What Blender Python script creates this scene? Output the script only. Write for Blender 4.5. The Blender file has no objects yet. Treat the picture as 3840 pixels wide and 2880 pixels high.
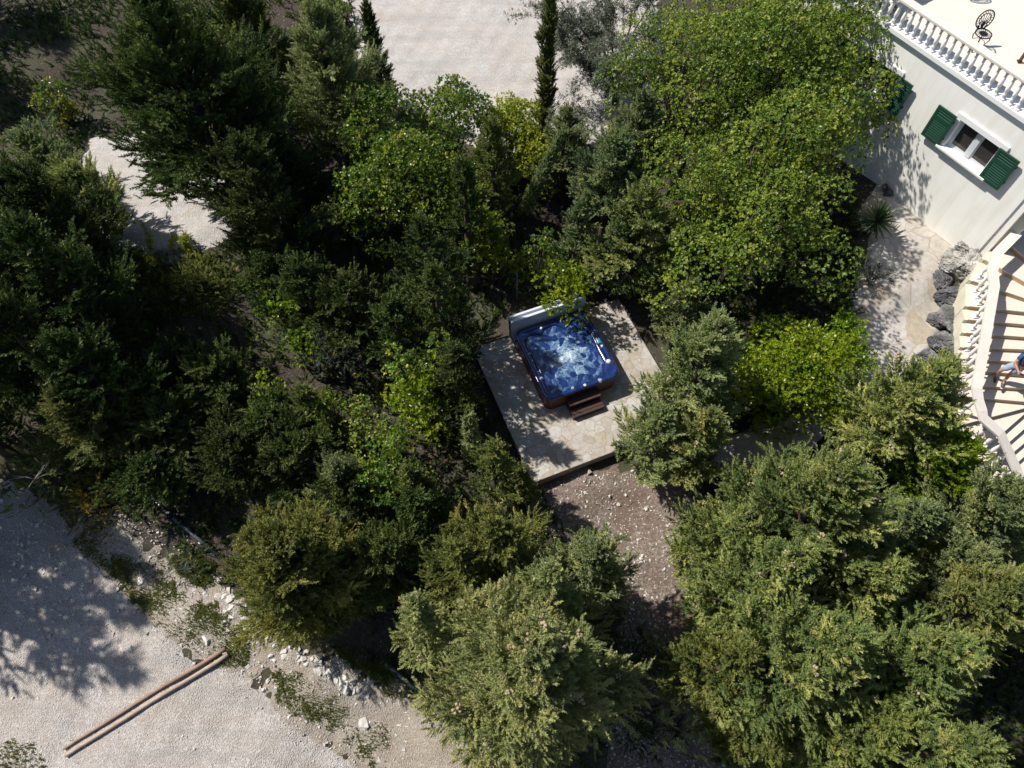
import bpy, bmesh, math, random
import numpy as np
from mathutils import Vector, Matrix
R_ = math.radians
S = bpy.context.scene
COL = S.collection
# ---------------------------------------------------------------- camera, sky, sun, exposure
CAM_H, TILT, FPX = 20.0, R_(29.0), 2700.0
cd = bpy.data.cameras.new('camera'); cam = bpy.data.objects.new('camera', cd); COL.objects.link(cam)
cam.location = (0, 0, CAM_H); cam.rotation_euler = (TILT, 0, 0)
cd.sensor_fit = 'HORIZONTAL'; cd.sensor_width = 36.0; cd.lens = 36.0 * FPX / 3840.0
cd.clip_start = 0.1; cd.clip_end = 2000
S.camera = cam
SUN_AZ, SUN_EL = R_(160), R_(52)          # azimuth measured from +x, anticlockwise
sunv = Vector((math.cos(SUN_EL) * math.cos(SUN_AZ), math.cos(SUN_EL) * math.sin(SUN_AZ), math.sin(SUN_EL)))
w = bpy.data.worlds.new('World'); S.world = w; w.use_nodes = True
nt = w.node_tree; bg = nt.nodes['Background']
sky = nt.nodes.new('ShaderNodeTexSky'); sky.sky_type = 'NISHITA'; sky.sun_disc = False
sky.sun_elevation = SUN_EL; sky.sun_rotation = math.atan2(sunv.x, sunv.y) % (2 * math.pi)
nt.links.new(sky.outputs['Color'], bg.inputs['Color']); bg.inputs['Strength'].default_value = 0.065
ld = bpy.data.lights.new('sun', 'SUN'); ld.energy = 4.3; ld.angle = R_(0.7); ld.color = (1.0, 0.95, 0.87)
lo = bpy.data.objects.new('sun', ld); COL.objects.link(lo)
lo.rotation_euler = (-sunv).to_track_quat('-Z', 'Y').to_euler()
S.view_settings.view_transform = 'Standard'; S.view_settings.look = 'None'
S.view_settings.exposure = 0.6; S.view_settings.gamma = 1.0; S.view_settings.use_curve_mapping = False
S.cycles.max_bounces = 6; S.cycles.diffuse_bounces = 3; S.cycles.transmission_bounces = 4; S.cycles.glossy_bounces = 3
S.cycles.transparent_max_bounces = 4

# ---------------------------------------------------------------- helpers
ct, st = math.cos(TILT), math.sin(TILT)
def ray(u, v):
    dx, dy = (u - 1920) / FPX, -(v - 1440) / FPX
    return np.array([dx, dy * ct + st, dy * st - ct])
def P(u, v, z=0.0):
    d = ray(u, v); k = (z - CAM_H) / d[2]
    return np.array([d[0] * k, d[1] * k, z])
def V(x, y, z): return P(x * 1.736, y * 1.736, z)      # coordinates read in the 2212 px view
CTRL = [(1998,1811,-.5),(2292,1706,-.45),(1880,1560,-.35),(1772,1307,-.15),(2050,1200,-.12),(2319,1119,-.12),(2480,1350,-.1),(2480,1500,-.15),
 (3330,1350,1.1),(3397,742,2.14),(3522,847,2.0),(3300,1000,1.75),(3050,1550,.7),(2850,1700,.3),(2600,1680,-.05),(2700,1900,-.3),(3705,930,2.1),
 (3560,1250,1.3),(3560,1500,.8),(3800,1900,.2),(2350,2000,-.75),(2400,2300,-.9),(2900,2800,-1.0),(3700,2600,-.5),
 (1800,2700,-1.1),(1000,2300,-.75),(1500,2000,-.6),(1000,1500,-.3),(600,1900,-.5),(900,2550,-1.15),(500,2250,-1.15),(1400,2850,-1.3),
 (200,2600,-1.3),(100,2000,-1.15),(0,1500,-.5),(350,650,.6),(600,850,.5),(650,1150,.1),(1700,150,.9),(2100,330,.8),(1900,700,.35),(1300,900,.1),(0,0,1.2),(1000,0,1.0),(2700,300,1.6),(3840,0,2.2)]
CP = np.array([P(*c) for c in CTRL])
def hgt(x, y):
    x = np.asarray(x, float); y = np.asarray(y, float)
    d2 = (x[..., None] - CP[:, 0]) ** 2 + (y[..., None] - CP[:, 1]) ** 2 + .35
    wt = d2 ** -1.9
    z = (wt * CP[:, 2]).sum(-1) / wt.sum(-1)
    return z + .035 * np.sin(x * 1.7 + 1.3 * np.sin(y * .9)) * np.cos(y * 1.9 + .7 * np.sin(x * 1.3)) + .012 * np.sin(x * 6.1 + y * 2.3) * np.sin(y * 5.3 - x * 1.9)
def G(u, v):
    z = 0.0
    for _ in range(12):
        p = P(u, v, z); z = float(hgt(p[0], p[1]))
    return P(u, v, z)
def GV(x, y): return G(x * 1.736, y * 1.736)

def link(o, parent=None):
    COL.objects.link(o)
    if parent is not None:
        o.parent = parent
        o.matrix_parent_inverse = Matrix.Translation(-Vector(parent.location)) if parent.rotation_euler[:] == (0, 0, 0) else Matrix()
    return o
def tag(o, label=None, cat=None, group=None, kind=None):
    if label: o['label'] = label
    if cat: o['category'] = cat
    if group: o['group'] = group
    if kind: o['kind'] = kind
    return o
def empty(name, loc, label, cat, group=None):
    o = bpy.data.objects.new(name, None); o.empty_display_size = .1; o.location = Vector(loc); COL.objects.link(o)
    return tag(o, label, cat, group)
def obj(name, me, parent=None):
    return link(bpy.data.objects.new(name, me), parent)
def soup(name, verts, mat, tint=None):
    """verts: (M,k,3) -> a mesh of M separate k-gons"""
    M, k, _ = verts.shape
    me = bpy.data.meshes.new(name)
    me.vertices.add(M * k); me.vertices.foreach_set('co', np.ascontiguousarray(verts, dtype=np.float32).ravel())
    me.loops.add(M * k); me.loops.foreach_set('vertex_index', np.arange(M * k, dtype=np.int32))
    me.polygons.add(M); me.polygons.foreach_set('loop_start', np.arange(0, M * k, k, dtype=np.int32))
    if tint is not None:
        a = me.attributes.new('tint', 'FLOAT', 'POINT'); a.data.foreach_set('value', np.repeat(tint, k).astype(np.float32))
    me.materials.append(mat); me.update(calc_edges=True)
    return me
class MB:
    def __init__(s): s.v = []; s.f = []; s.sm = []
    def add(s, vs, fs, smooth=False):
        o = len(s.v); s.v += [tuple(map(float, p)) for p in vs]; s.f += [tuple(i + o for i in f) for f in fs]; s.sm += [smooth] * len(fs); return s
    def box(s, o, ax, ay, az):
        """o corner; ax, ay, az edge vectors"""
        o, ax, ay, az = map(np.asarray, (o, ax, ay, az))
        if np.dot(np.cross(ax, ay), az) < 0: ax, ay = ay, ax
        vs = [o, o + ax, o + ax + ay, o + ay]; vs += [p + az for p in vs]
        return s.add(vs, [(3, 2, 1, 0), (4, 5, 6, 7), (0, 1, 5, 4), (1, 2, 6, 5), (2, 3, 7, 6), (3, 0, 4, 7)])
    def tube(s, pts, rad, n=8, cap=True, smooth=True):
        pts = [np.asarray(p, float) for p in pts]; rings = []
        prev = None
        for i, p in enumerate(pts):
            t = pts[min(i + 1, len(pts) - 1)] - pts[max(i - 1, 0)]; t = t / (np.linalg.norm(t) + 1e-9)
            if prev is None:
                a = np.array([0, 0, 1.]) if abs(t[2]) < .9 else np.array([1., 0, 0]); u = np.cross(t, a)
            else: u = prev - t * np.dot(prev, t)
            u /= np.linalg.norm(u) + 1e-9; prev = u; vv = np.cross(t, u)
            r = rad[i] if hasattr(rad, '__len__') else rad
            rings.append([p + r * (math.cos(2 * math.pi * k / n) * u + math.sin(2 * math.pi * k / n) * vv) for k in range(n)])
        return s.loft(rings, cap, smooth)
    def loft(s, rings, cap=True, smooth=True, closed=True):
        n = len(rings[0]); vs = [q for r in rings for q in r]; fs = []
        for i in range(len(rings) - 1):
            for k in range(n if closed else n - 1):
                k2 = (k + 1) % n; fs.append((i * n + k, i * n + k2, (i + 1) * n + k2, (i + 1) * n + k))
        s.add(vs, fs, smooth)
        if cap:
            o = len(s.v) - len(vs)
            s.f.append(tuple(o + k for k in range(n - 1, -1, -1))); s.sm.append(False)
            s.f.append(tuple(o + (len(rings) - 1) * n + k for k in range(n))); s.sm.append(False)
        return s
    def lathe(s, c, prof, n=12, cap=True):
        c = np.asarray(c, float)
        return s.loft([[c + np.array([r * math.cos(2 * math.pi * k / n), r * math.sin(2 * math.pi * k / n), z]) for k in range(n)] for r, z in prof], cap)
    def prism(s, poly, z0, z1):
        a = [(p[0], p[1], z0) for p in poly]; b = [(p[0], p[1], z1) for p in poly]; n = len(poly)
        ar = sum(poly[i][0] * poly[(i + 1) % n][1] - poly[(i + 1) % n][0] * poly[i][1] for i in range(n))
        if ar < 0: a.reverse(); b.reverse()
        return s.add(a + b, [tuple(range(n - 1, -1, -1)), tuple(range(n, 2 * n))] + [(i, (i + 1) % n, n + (i + 1) % n, n + i) for i in range(n)])
    def mesh(s, name, mat):
        me = bpy.data.meshes.new(name); me.from_pydata(s.v, [], s.f); me.materials.append(mat)
        me.polygons.foreach_set('use_smooth', s.sm); me.update(); return me
    def build(s, name, mat, parent=None, bevel=0):
        o = obj(name, s.mesh(name, mat), parent)
        if bevel:
            b = o.modifiers.new('bevel', 'BEVEL'); b.width = bevel; b.segments = 2; b.limit_method = 'ANGLE'
        return o

# ---------------------------------------------------------------- materials
class NT:
    def __init__(s, name):
        s.m = bpy.data.materials.new(name); s.m.use_nodes = True; s.t = s.m.node_tree; s.b = s.t.nodes['Principled BSDF']; s.out = s.t.nodes['Material Output']
    def n(s, typ, **kw):
        nd = s.t.nodes.new('ShaderNode' + typ)
        for k, v in kw.items():
            if k in nd.inputs.keys(): nd.inputs[k].default_value = v
            else: setattr(nd, k, v)
        return nd
    def l(s, a, b): s.t.links.new(a, b)
    def ramp(s, fac, stops, interp='LINEAR'):
        r = s.n('ValToRGB'); e = r.color_ramp; e.interpolation = interp
        while len(e.elements) < len(stops): e.elements.new(.5)
        for el, (p, c) in zip(e.elements, stops): el.position = p; el.color = (*c, 1) if len(c) == 3 else c
        s.l(fac, r.inputs['Fac']); return r.outputs['Color']
    def mix(s, fac, a, b, mode='MIX'):
        m = s.n('MixRGB', blend_type=mode)
        for i, x in ((0, fac), (1, a), (2, b)):
            if hasattr(x, 'links'): s.l(x, m.inputs[i])
            elif i == 0: m.inputs[0].default_value = x
            else: m.inputs[i].default_value = (*x, 1)
        return m.outputs[0]
    def co(s): 
        g = s.n('NewGeometry'); return g.outputs['Position']
    def obco(s): return s.n('TexCoord').outputs['Object']
    def noise(s, co, scale, detail=4, rough=.55, dist=0):
        t = s.n('TexNoise', Scale=scale, Detail=detail, Roughness=rough, Distortion=dist); s.l(co, t.inputs['Vector']); return t.outputs['Fac']
    def vor(s, co, scale, feature='F1', out='Distance', rand=1.0):
        t = s.n('TexVoronoi', feature=feature, Scale=scale, Randomness=rand); s.l(co, t.inputs['Vector']); return t.outputs[out]
    def bump(s, h, strength=.5, dist=.02):
        b = s.n('Bump', Strength=strength, Distance=dist); s.l(h, b.inputs['Height']); s.l(b.outputs[0], s.b.inputs['Normal'])
    def col(s, c): s.l(c, s.b.inputs['Base Color'])
def plain(name, c, rough=.6, var=.12, scale=9, bump=0, spec=.4, metal=0):
    N = NT(name); n = N.noise(N.co(), scale, 5, .6)
    N.col(N.ramp(n, [(.3, tuple(x * (1 - var) for x in c)), (.7, tuple(min(1, x * (1 + var)) for x in c))]))
    N.b.inputs['Roughness'].default_value = rough; N.b.inputs['Specular IOR Level'].default_value = spec; N.b.inputs['Metallic'].default_value = metal
    if bump: N.bump(N.noise(N.co(), scale * 6, 4), bump, .01)
    return N.m
def mathf(N, x):
    a = N.n('Math', operation='MULTIPLY'); N.l(x, a.inputs[0]); a.inputs[1].default_value = 7.31; b = N.n('Math', operation='FRACT'); N.l(a.outputs[0], b.inputs[0]); return b.outputs[0]
def foliage(name, stops, rough=.55, trans=.25, spec=.3):
    trans = trans * 1.5
    N = NT(name); a = N.n('Attribute', attribute_name='tint')
    oi = N.n('ObjectInfo')
    c = N.ramp(a.outputs['Fac'], stops)
    hs = N.n('HueSaturation'); N.l(c, hs.inputs['Color'])
    mr = N.n('MapRange'); N.l(oi.outputs['Random'], mr.inputs['Value']); mr.inputs['To Min'].default_value = .82; mr.inputs['To Max'].default_value = 1.22; N.l(mr.outputs[0], hs.inputs['Value'])
    m2 = N.n('MapRange'); N.l(mathf(N, oi.outputs['Random']), m2.inputs['Value']); m2.inputs['To Min'].default_value = .498; m2.inputs['To Max'].default_value = .522; hs.inputs['Saturation'].default_value = 1.08; N.l(m2.outputs[0], hs.inputs['Hue'])
    N.col(hs.outputs[0]); N.b.inputs['Roughness'].default_value = rough; N.b.inputs['Specular IOR Level'].default_value = spec
    tr = N.n('BsdfTranslucent'); N.l(hs.outputs[0], tr.inputs['Color'])
    mx = N.n('MixShader'); mx.inputs[0].default_value = trans
    N.l(N.b.outputs[0], mx.inputs[1]); N.l(tr.outputs[0], mx.inputs[2]); N.l(mx.outputs[0], N.out.inputs['Surface'])
    return N.m
def m_ground():
    N = NT('leaf_litter_soil'); co = N.co()
    big = N.noise(co, .5, 4); fine = N.noise(co, 14, 6, .7)
    base = N.ramp(fine, [(.3, (.012, .009, .006)), (.5, (.04, .03, .022)), (.72, (.11, .082, .064))])  # soil tones darkened, so shade under the trees is in the colour
    base = N.mix(N.ramp(big, [(.45, (0, 0, 0)), (.65, (.6, .6, .6))]), base, (.06, .068, .028))
    cell = N.vor(co, 16, out='Color'); cd_ = N.vor(co, 16)
    st_ = N.ramp(cell, [(.86, (0, 0, 0)), (.88, (1, 1, 1))]); ed = N.ramp(cd_, [(.3, (1, 1, 1)), (.42, (0, 0, 0))])
    base = N.mix(N.mix(1, st_, ed, 'MULTIPLY'), base, (.2, .18, .16))
    N.col(base); N.b.inputs['Roughness'].default_value = .95; N.bump(fine, .8, .05); return N.m
def m_slope():
    N = NT('slope_litter'); co = N.co(); fine = N.noise(co, 13, 7, .72); big = N.noise(co, 1.1, 4)
    c = N.ramp(fine, [(.3, (.06, .044, .034)), (.5, (.19, .15, .122)), (.7, (.36, .31, .27))]); c = N.mix(N.ramp(big, [(.42, (0, 0, 0)), (.62, (.6, .6, .6))]), c, (.12, .075, .055))
    N.col(c); N.b.inputs['Roughness'].default_value = .95; N.bump(fine, .9, .06); return N.m
def m_gravel(name, c1, c2, c3, bsc=1.0):
    N = NT(name); co = N.co()
    cell = N.vor(co, 26, out='Color'); d = N.vor(co, 26); cell2 = N.vor(co, 62, out='Color'); big = N.noise(co, .45, 5, .6); mid = N.noise(co, 2.2, 5, .65)
    sep = N.n('SeparateColor'); N.l(cell, sep.inputs[0])
    base = N.ramp(sep.outputs[0], [(.1, c1), (.55, c2), (.95, c3)])
    base = N.mix(.35, base, N.ramp(cell2, [(.2, c1), (.8, c3)]))
    base = N.mix(N.ramp(mid, [(.45, (0, 0, 0)), (.75, (.45, .45, .45))]), base, tuple(x * f for x, f in zip(c1, (.95, .8, .66))))
    base = N.mix(N.ramp(big, [(.4, (0, 0, 0)), (.7, (.5, .5, .5))]), base, tuple(x * f for x, f in zip(c2, (1.0, .9, .8))))
    mp = N.n('Mapping'); mp.inputs['Rotation'].default_value = (0, 0, .25); mp.inputs['Scale'].default_value = (.16, 1.7, 1); N.l(co, mp.inputs['Vector'])
    trk = N.noise(mp.outputs[0], 1.3, 4, .6, .5); base = N.mix(N.ramp(trk, [(.5, (0, 0, 0)), (.66, (.5, .5, .5))]), base, tuple(x * .72 for x in c2))
    pat = N.noise(co, .8, 6, .7, .8); base = N.mix(N.ramp(pat, [(.56, (0, 0, 0)), (.74, (.55, .55, .55))]), base, (c1[0] * .95, c1[1] * .8, c1[2] * .62))
    N.col(base); N.b.inputs['Roughness'].default_value = .95
    h = N.mix(.5, d, N.noise(co, 40, 3), 'ADD'); N.bump(h, .7 * bsc, .03); return N.m
def m_flag(name, scale, joint, tones, jw=.035, bump=.4):
    N = NT(name); co = N.co()
    wob = N.n('TexNoise', Scale=2.2, Detail=2.0); N.l(co, wob.inputs['Vector'])
    ad = N.n('MixRGB', blend_type='ADD'); ad.inputs[0].default_value = .22; N.l(co, ad.inputs[1]); N.l(wob.outputs['Color'], ad.inputs[2]); wc = ad.outputs[0]
    ed = N.vor(wc, scale, 'DISTANCE_TO_EDGE'); cell = N.vor(wc, scale, out='Color')
    sep = N.n('SeparateColor'); N.l(cell, sep.inputs[0])
    base = N.ramp(sep.outputs[0], [(i / (len(tones) - 1), t) for i, t in enumerate(tones)])
    n = N.noise(co, 7, 6, .65); base = N.mix(.6, base, N.ramp(n, [(.3, (.55, .5, .45)), (.65, (1, 1, 1))]), 'MULTIPLY')
    j = N.ramp(ed, [(jw * .5, (1, 1, 1)), (jw * 1.2, (0, 0, 0))])
    jn = N.mix(1, j, N.ramp(N.noise(co, 1.6, 3), [(.3, (.35, .35, .35)), (.6, (1, 1, 1))]), 'MULTIPLY')
    base = N.mix(jn, base, joint)
    sp = N.ramp(N.noise(co, 23, 3), [(.66, (0, 0, 0)), (.74, (.5, .5, .5))]); base = N.mix(sp, base, (.16, .11, .08))
    N.col(base); N.b.inputs['Roughness'].default_value = .8
    N.bump(N.mix(.4, N.ramp(ed, [(0, (0, 0, 0)), (jw * 1.5, (1, 1, 1))]), n), bump, .012); return N.m
def m_tile():
    N = NT('terrace_tile'); co = N.obco()
    bt = N.n('TexBrick', offset=0.0); bt.inputs['Scale'].default_value = 1.0
    bt.inputs['Color1'].default_value = (.64, .595, .52, 1); bt.inputs['Color2'].default_value = (.66, .615, .54, 1); bt.inputs['Mortar'].default_value = (.46, .41, .35, 1)
    bt.inputs['Mortar Size'].default_value = .004; bt.inputs['Brick Width'].default_value = .42; bt.inputs['Row Height'].default_value = .42
    mp = N.n('Mapping'); mp.inputs['Rotation'].default_value = (0, 0, R_(-3)); N.l(N.co(), mp.inputs['Vector']); N.l(mp.outputs[0], bt.inputs['Vector'])
    N.col(bt.outputs['Color']); N.b.inputs['Roughness'].default_value = .5; return N.m
def m_wood(name, c, c2, sc=6, axis=0, rough=.6):
    N = NT(name); co = N.co(); mp = N.n('Mapping'); s = [sc * 2] * 3; s[axis] = sc * .2; mp.inputs['Scale'].default_value = s
    N.l(co, mp.inputs['Vector']); n = N.noise(mp.outputs[0], 2.0, 6, .6, .6)
    N.col(N.ramp(n, [(.3, c), (.7, c2)])); N.b.inputs['Roughness'].default_value = rough; N.bump(n, .3, .01); return N.m
M_ground = m_ground()
M_gravel = m_gravel('white_gravel', (.335, .315, .30), (.425, .41, .40), (.55, .54, .53))
M_gravel2 = m_gravel('coarse_gravel', (.265, .24, .225), (.38, .355, .335), (.54, .52, .505), 1.3)
M_flag = m_flag('crazy_paving', 3.3, (.26, .2, .15), [(.34, .30, .25), (.42, .405, .38), (.45, .43, .40), (.36, .31, .24), (.44, .425, .41), (.33, .285, .23), (.46, .45, .43)])
M_path = m_flag('path_flagstone', 1.15, (.3, .25, .2), [(.42, .385, .34), (.46, .43, .39), (.38, .32, .235), (.48, .46, .43), (.43, .4, .37)], .02, .25)
M_wallstone = m_flag('patio_edge_stone', 5, (.3, .25, .2), [(.36, .31, .25), (.45, .4, .34), (.4, .34, .27)], .05, .6)
M_rock = plain('limestone', (.5, .475, .435), .9, .3, 7, .9, .2)
N_ = NT('weathered_limestone'); na = N_.noise(N_.co(), 2.0, 7, .65, .6); nb_ = N_.noise(N_.co(), 13, 6, .7)
N_.col(N_.mix(N_.ramp(nb_, [(.45, (0, 0, 0)), (.7, (.55, .55, .55))]), N_.ramp(na, [(.35, (.05, .05, .055)), (.52, (.11, .11, .117)), (.68, (.30, .295, .29))]), (.17, .165, .16)))
N_.b.inputs['Roughness'].default_value = .95; N_.bump(N_.mix(.5, na, nb_), 1.0, .06); M_rockgrey = N_.m
N_ = NT('white_render'); mp = N_.n('Mapping'); mp.inputs['Scale'].default_value = (2.2, 2.2, .25); N_.l(N_.co(), mp.inputs['Vector']); st_ = N_.noise(mp.outputs[0], 1.6, 6, .65); bl_ = N_.noise(N_.co(), .9, 5, .6)
N_.col(N_.mix(1, N_.ramp(st_, [(.3, (.9, .89, .86)), (.55, (1, 1, 1))]), N_.ramp(bl_, [(.3, (.81, .80, .76)), (.7, (.86, .85, .81))]), 'MULTIPLY')); N_.b.inputs['Roughness'].default_value = .9; N_.bump(N_.noise(N_.co(), 30, 4), .15, .006); M_wall = N_.m
N_ = NT('pale_layered_limestone'); na = N_.noise(N_.co(), 2.4, 8, .7, .8); nb_ = N_.noise(N_.co(), 9, 7, .7)
N_.col(N_.mix(N_.ramp(nb_, [(.5, (0, 0, 0)), (.66, (.8, .8, .8))]), N_.ramp(na, [(.33, (.12, .115, .11)), (.5, (.32, .31, .29)), (.65, (.55, .53, .5))]), (.2, .17, .14)))
N_.b.inputs['Roughness'].default_value = .95; N_.bump(N_.mix(.5, na, nb_), 1.0, .08); M_rocklight = N_.m
M_white = plain('white_paint', (.78, .78, .77), .5, .02, 3)
M_bal = plain('white_plaster', (.80, .78, .77), .6, .04, 5)
M_rail = plain('cream_coping', (.62, .575, .52), .7, .06, 4)
M_cream = plain('cream_stair', (.64, .54, .455), .8, .05, 5, .1)
M_riser = plain('ochre_riser', (.42, .32, .19), .8, .1, 4)
M_yellow = plain('yellow_render', (.56, .53, .42), .9, .1, 3, .2)
M_green = plain('green_shutter', (.014, .058, .036), .4, .12, 6)
M_tile = m_tile()
M_black = plain('black_iron', (.012, .011, .016), .4, .2, 10)
M_brownpost = m_wood('mahogany', (.06, .016, .012), (.1, .028, .02), 6, 2, .4)
M_step = m_wood('step_timber', (.03, .015, .012), (.062, .028, .022), 5, 0, .5)
M_cab = m_wood('cabinet_timber', (.075, .03, .02), (.12, .05, .032), 6, 2, .55)
M_log = m_wood('weathered_pole', (.3, .22, .17), (.46, .37, .3), 3, 0, .85)
M_logdark = m_wood('brown_pole', (.2, .13, .095), (.32, .23, .18), 3, 0, .85)
M_steel = plain('grey_metal_pole', (.11, .12, .145), .45, .15, 5, 0, .5, .3)
M_bark = m_wood('bark', (.035, .025, .018), (.1, .075, .055), 5, 2, .95)
M_dead = plain('dead_wood', (.17, .155, .145), .9, .2, 9)
M_cone = plain('cypress_cone', (.32, .25, .16), .7, .2, 12)
M_cover = plain('grey_vinyl_cover', (.56, .6, .66), .55, .05, 6)
M_rubber = plain('black_rubber', (.012, .012, .014), .5, .1, 5)

# ---------------------------------------------------------------- ground, gravel, path, patio
def grid_mesh(name, x0, x1, y0, y1, step, zf, mat, mask=None):
    xs = np.arange(x0, x1 + step / 2, step); ys = np.arange(y0, y1 + step / 2, step)
    X, Y = np.meshgrid(xs, ys); Z = zf(X, Y); nx, ny = len(xs), len(ys)
    co = np.stack([X, Y, Z], -1).reshape(-1, 3)
    i = np.arange(nx * ny).reshape(ny, nx)
    q = np.stack([i[:-1, :-1], i[:-1, 1:], i[1:, 1:], i[1:, :-1]], -1).reshape(-1, 4)
    if mask is not None:
        mk_ = mask(X, Y).reshape(-1); q = q[mk_[q].any(1)]
        used = np.unique(q); remap = np.full(len(co), -1); remap[used] = np.arange(len(used)); co = co[used]; q = remap[q]
    me = bpy.data.meshes.new(name); me.vertices.add(len(co)); me.vertices.foreach_set('co', co.astype(np.float32).ravel())
    me.loops.add(q.size); me.loops.foreach_set('vertex_index', q.astype(np.int32).ravel())
    me.polygons.add(len(q)); me.polygons.foreach_set('loop_start', np.arange(0, q.size, 4, dtype=np.int32))
    me.polygons.foreach_set('use_smooth', np.ones(len(q), bool))
    me.materials.append(mat); me.update(calc_edges=True); return me
def sdist(X, Y, poly):
    """signed distance, positive inside"""
    poly = np.asarray(poly)[:, :2]; d = np.full(X.shape, 1e9); ins = np.zeros(X.shape, bool); n = len(poly)
    for i in range(n):
        a, b = poly[i], poly[(i + 1) % n]; e = b - a
        t = np.clip(((X - a[0]) * e[0] + (Y - a[1]) * e[1]) / (e @ e), 0, 1)
        d = np.minimum(d, np.hypot(X - a[0] - t * e[0], Y - a[1] - t * e[1]))
        c = (a[1] > Y) != (b[1] > Y); xi = e[0] * (Y - a[1]) / (e[1] if abs(e[1]) > 1e-9 else 1e-9) + a[0]; ins ^= c & (X < xi)
    return np.where(ins, d, -d)
def wob(X, Y, f=1.0): return (np.sin(X * 2.1 * f + 2 * np.sin(Y * 1.3 * f)) + .6 * np.sin(Y * 4.7 * f + X * 3.1 * f) + .5 * np.sin(X * 9.3 * f - Y * 7.7 * f)) / 2.1
def coarse():
    # far apron of the same sheet: a graded grid
    return
gx = np.concatenate([np.linspace(-140, -26, 20)[:-1], np.arange(-26, 26, .22), np.linspace(26, 140, 20)])
gy = np.concatenate([np.linspace(-90, -4, 16)[:-1], np.arange(-4, 38, .22), np.linspace(38, 160, 20)])
def graded():
    X, Y = np.meshgrid(gx, gy); Z = hgt(X, Y); ny, nx = X.shape
    co = np.stack([X, Y, Z], -1).reshape(-1, 3); i = np.arange(nx * ny).reshape(ny, nx)
    q = np.stack([i[:-1, :-1], i[:-1, 1:], i[1:, 1:], i[1:, :-1]], -1).reshape(-1, 4)
    me = bpy.data.meshes.new('ground'); me.vertices.add(len(co)); me.vertices.foreach_set('co', co.astype(np.float32).ravel())
    me.loops.add(q.size); me.loops.foreach_set('vertex_index', q.astype(np.int32).ravel())
    me.polygons.add(len(q)); me.polygons.foreach_set('loop_start', np.arange(0, q.size, 4, dtype=np.int32)); me.polygons.foreach_set('use_smooth', np.ones(len(q), bool))
    me.materials.append(M_ground); me.update(calc_edges=True); return me
tag(obj('ground', graded()), kind='structure')
def sheet(name, poly, mat, lift=.03, soft=.5, step=.07, wv=.25):
    poly = np.asarray(poly); x0, y0 = poly[:, :2].min(0) - 1; x1, y1 = poly[:, :2].max(0) + 1
    def zf(X, Y):
        d = sdist(X, Y, poly) + wv * wob(X, Y)
        return hgt(X, Y) + np.clip(d / soft, -1, 1) * lift + .008 * wob(X, Y, 3.1) * (wv > .1)
    o = obj(name, grid_mesh(name, x0, x1, y0, y1, step, zf, mat, lambda X, Y: sdist(X, Y, poly) + wv * wob(X, Y) > -.35 * soft - .1))
    return tag(o, kind='structure')
GR_TOP = [GV(*p) for p in [(700,-140),(1420,-140),(1420,250),(1180,330),(1040,330),(860,220),(780,120)]]
GR_LEFT = [GV(*p) for p in [(190,300),(330,290),(520,400),(500,520),(380,575),(250,540),(150,420)]]
GR_BOT = [GV(*p) for p in [(-500,1080),(60,1040),(150,1130),(250,1200),(370,1330),(420,1420),(520,1440),(640,1560),(740,1620),(860,1720),(900,1900),(-500,1900)]]
PATH = [GV(*p) for p in [(1850,460),(1880,520),(1840,640),(1870,790),(1760,880),(1660,910),(1590,940),(1470,930),(1420,900),(1410,960),(1470,985),(1600,1030),(1700,1030),(1790,930),(1920,850),(1990,780),(2040,690),(2050,600),(2090,560),(2150,535),(2040,490),(1955,425),(1900,390)]]
sheet('gravel_yard', GR_TOP, M_gravel, .04); sheet('gravel_track', GR_LEFT, M_gravel, .04, .5, .06)
sheet('gravel_drive', GR_BOT, M_gravel2, .05, .7)
sheet('stone_path', PATH, M_path, .05, .12, .06, .05)
M_dirt = m_gravel('limestone_dirt', (.20, .17, .135), (.30, .265, .22), (.43, .4, .36), 1.3)
sheet('bank_dirt', [GV(*p) for p in [(150,1075),(260,1130),(330,1180),(470,1270),(560,1330),(700,1420),(820,1450),(900,1500),(960,1540),(1080,1640),(1080,1760),(860,1760),(780,1680),(660,1600),(530,1450),(410,1445),(270,1340),(140,1190)]], M_dirt, .05, .6, .07, .5)
sheet('slope', [GV(*p) for p in [(1120,1060),(1330,1000),(1480,1030),(1560,1120),(1610,1330),(1560,1480),(1800,1720),(1300,1720),(1330,1400),(1340,1250),(1200,1180)]], m_slope(), .04, .5, .07, .25)
PTR, PL, PB = [np.array(P(*q, 0)[:2]) for q in ((2319,1119),(1772,1307),(1998,1811))]
PR = PTR + (PB - PL)
pad = [PTR, PL, PB, PR]
ex = (PTR - PL) / np.linalg.norm(PTR - PL); ey = (PL - PB) / np.linalg.norm(PL - PB)
pm = MB()
def shrink(poly, d): 
    c = sum(poly) / 4; return [p + (c - p) / np.linalg.norm(c - p) * d * 1.41 for p in poly]
pm.prism(pad, -.06, 0.0); patio = tag(pm.build('patio', M_flag, None, .02), kind='structure')
tag(MB().prism(shrink(pad, .035), -1.2, -.062).build('patio_base', M_wallstone), kind='structure')
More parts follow.
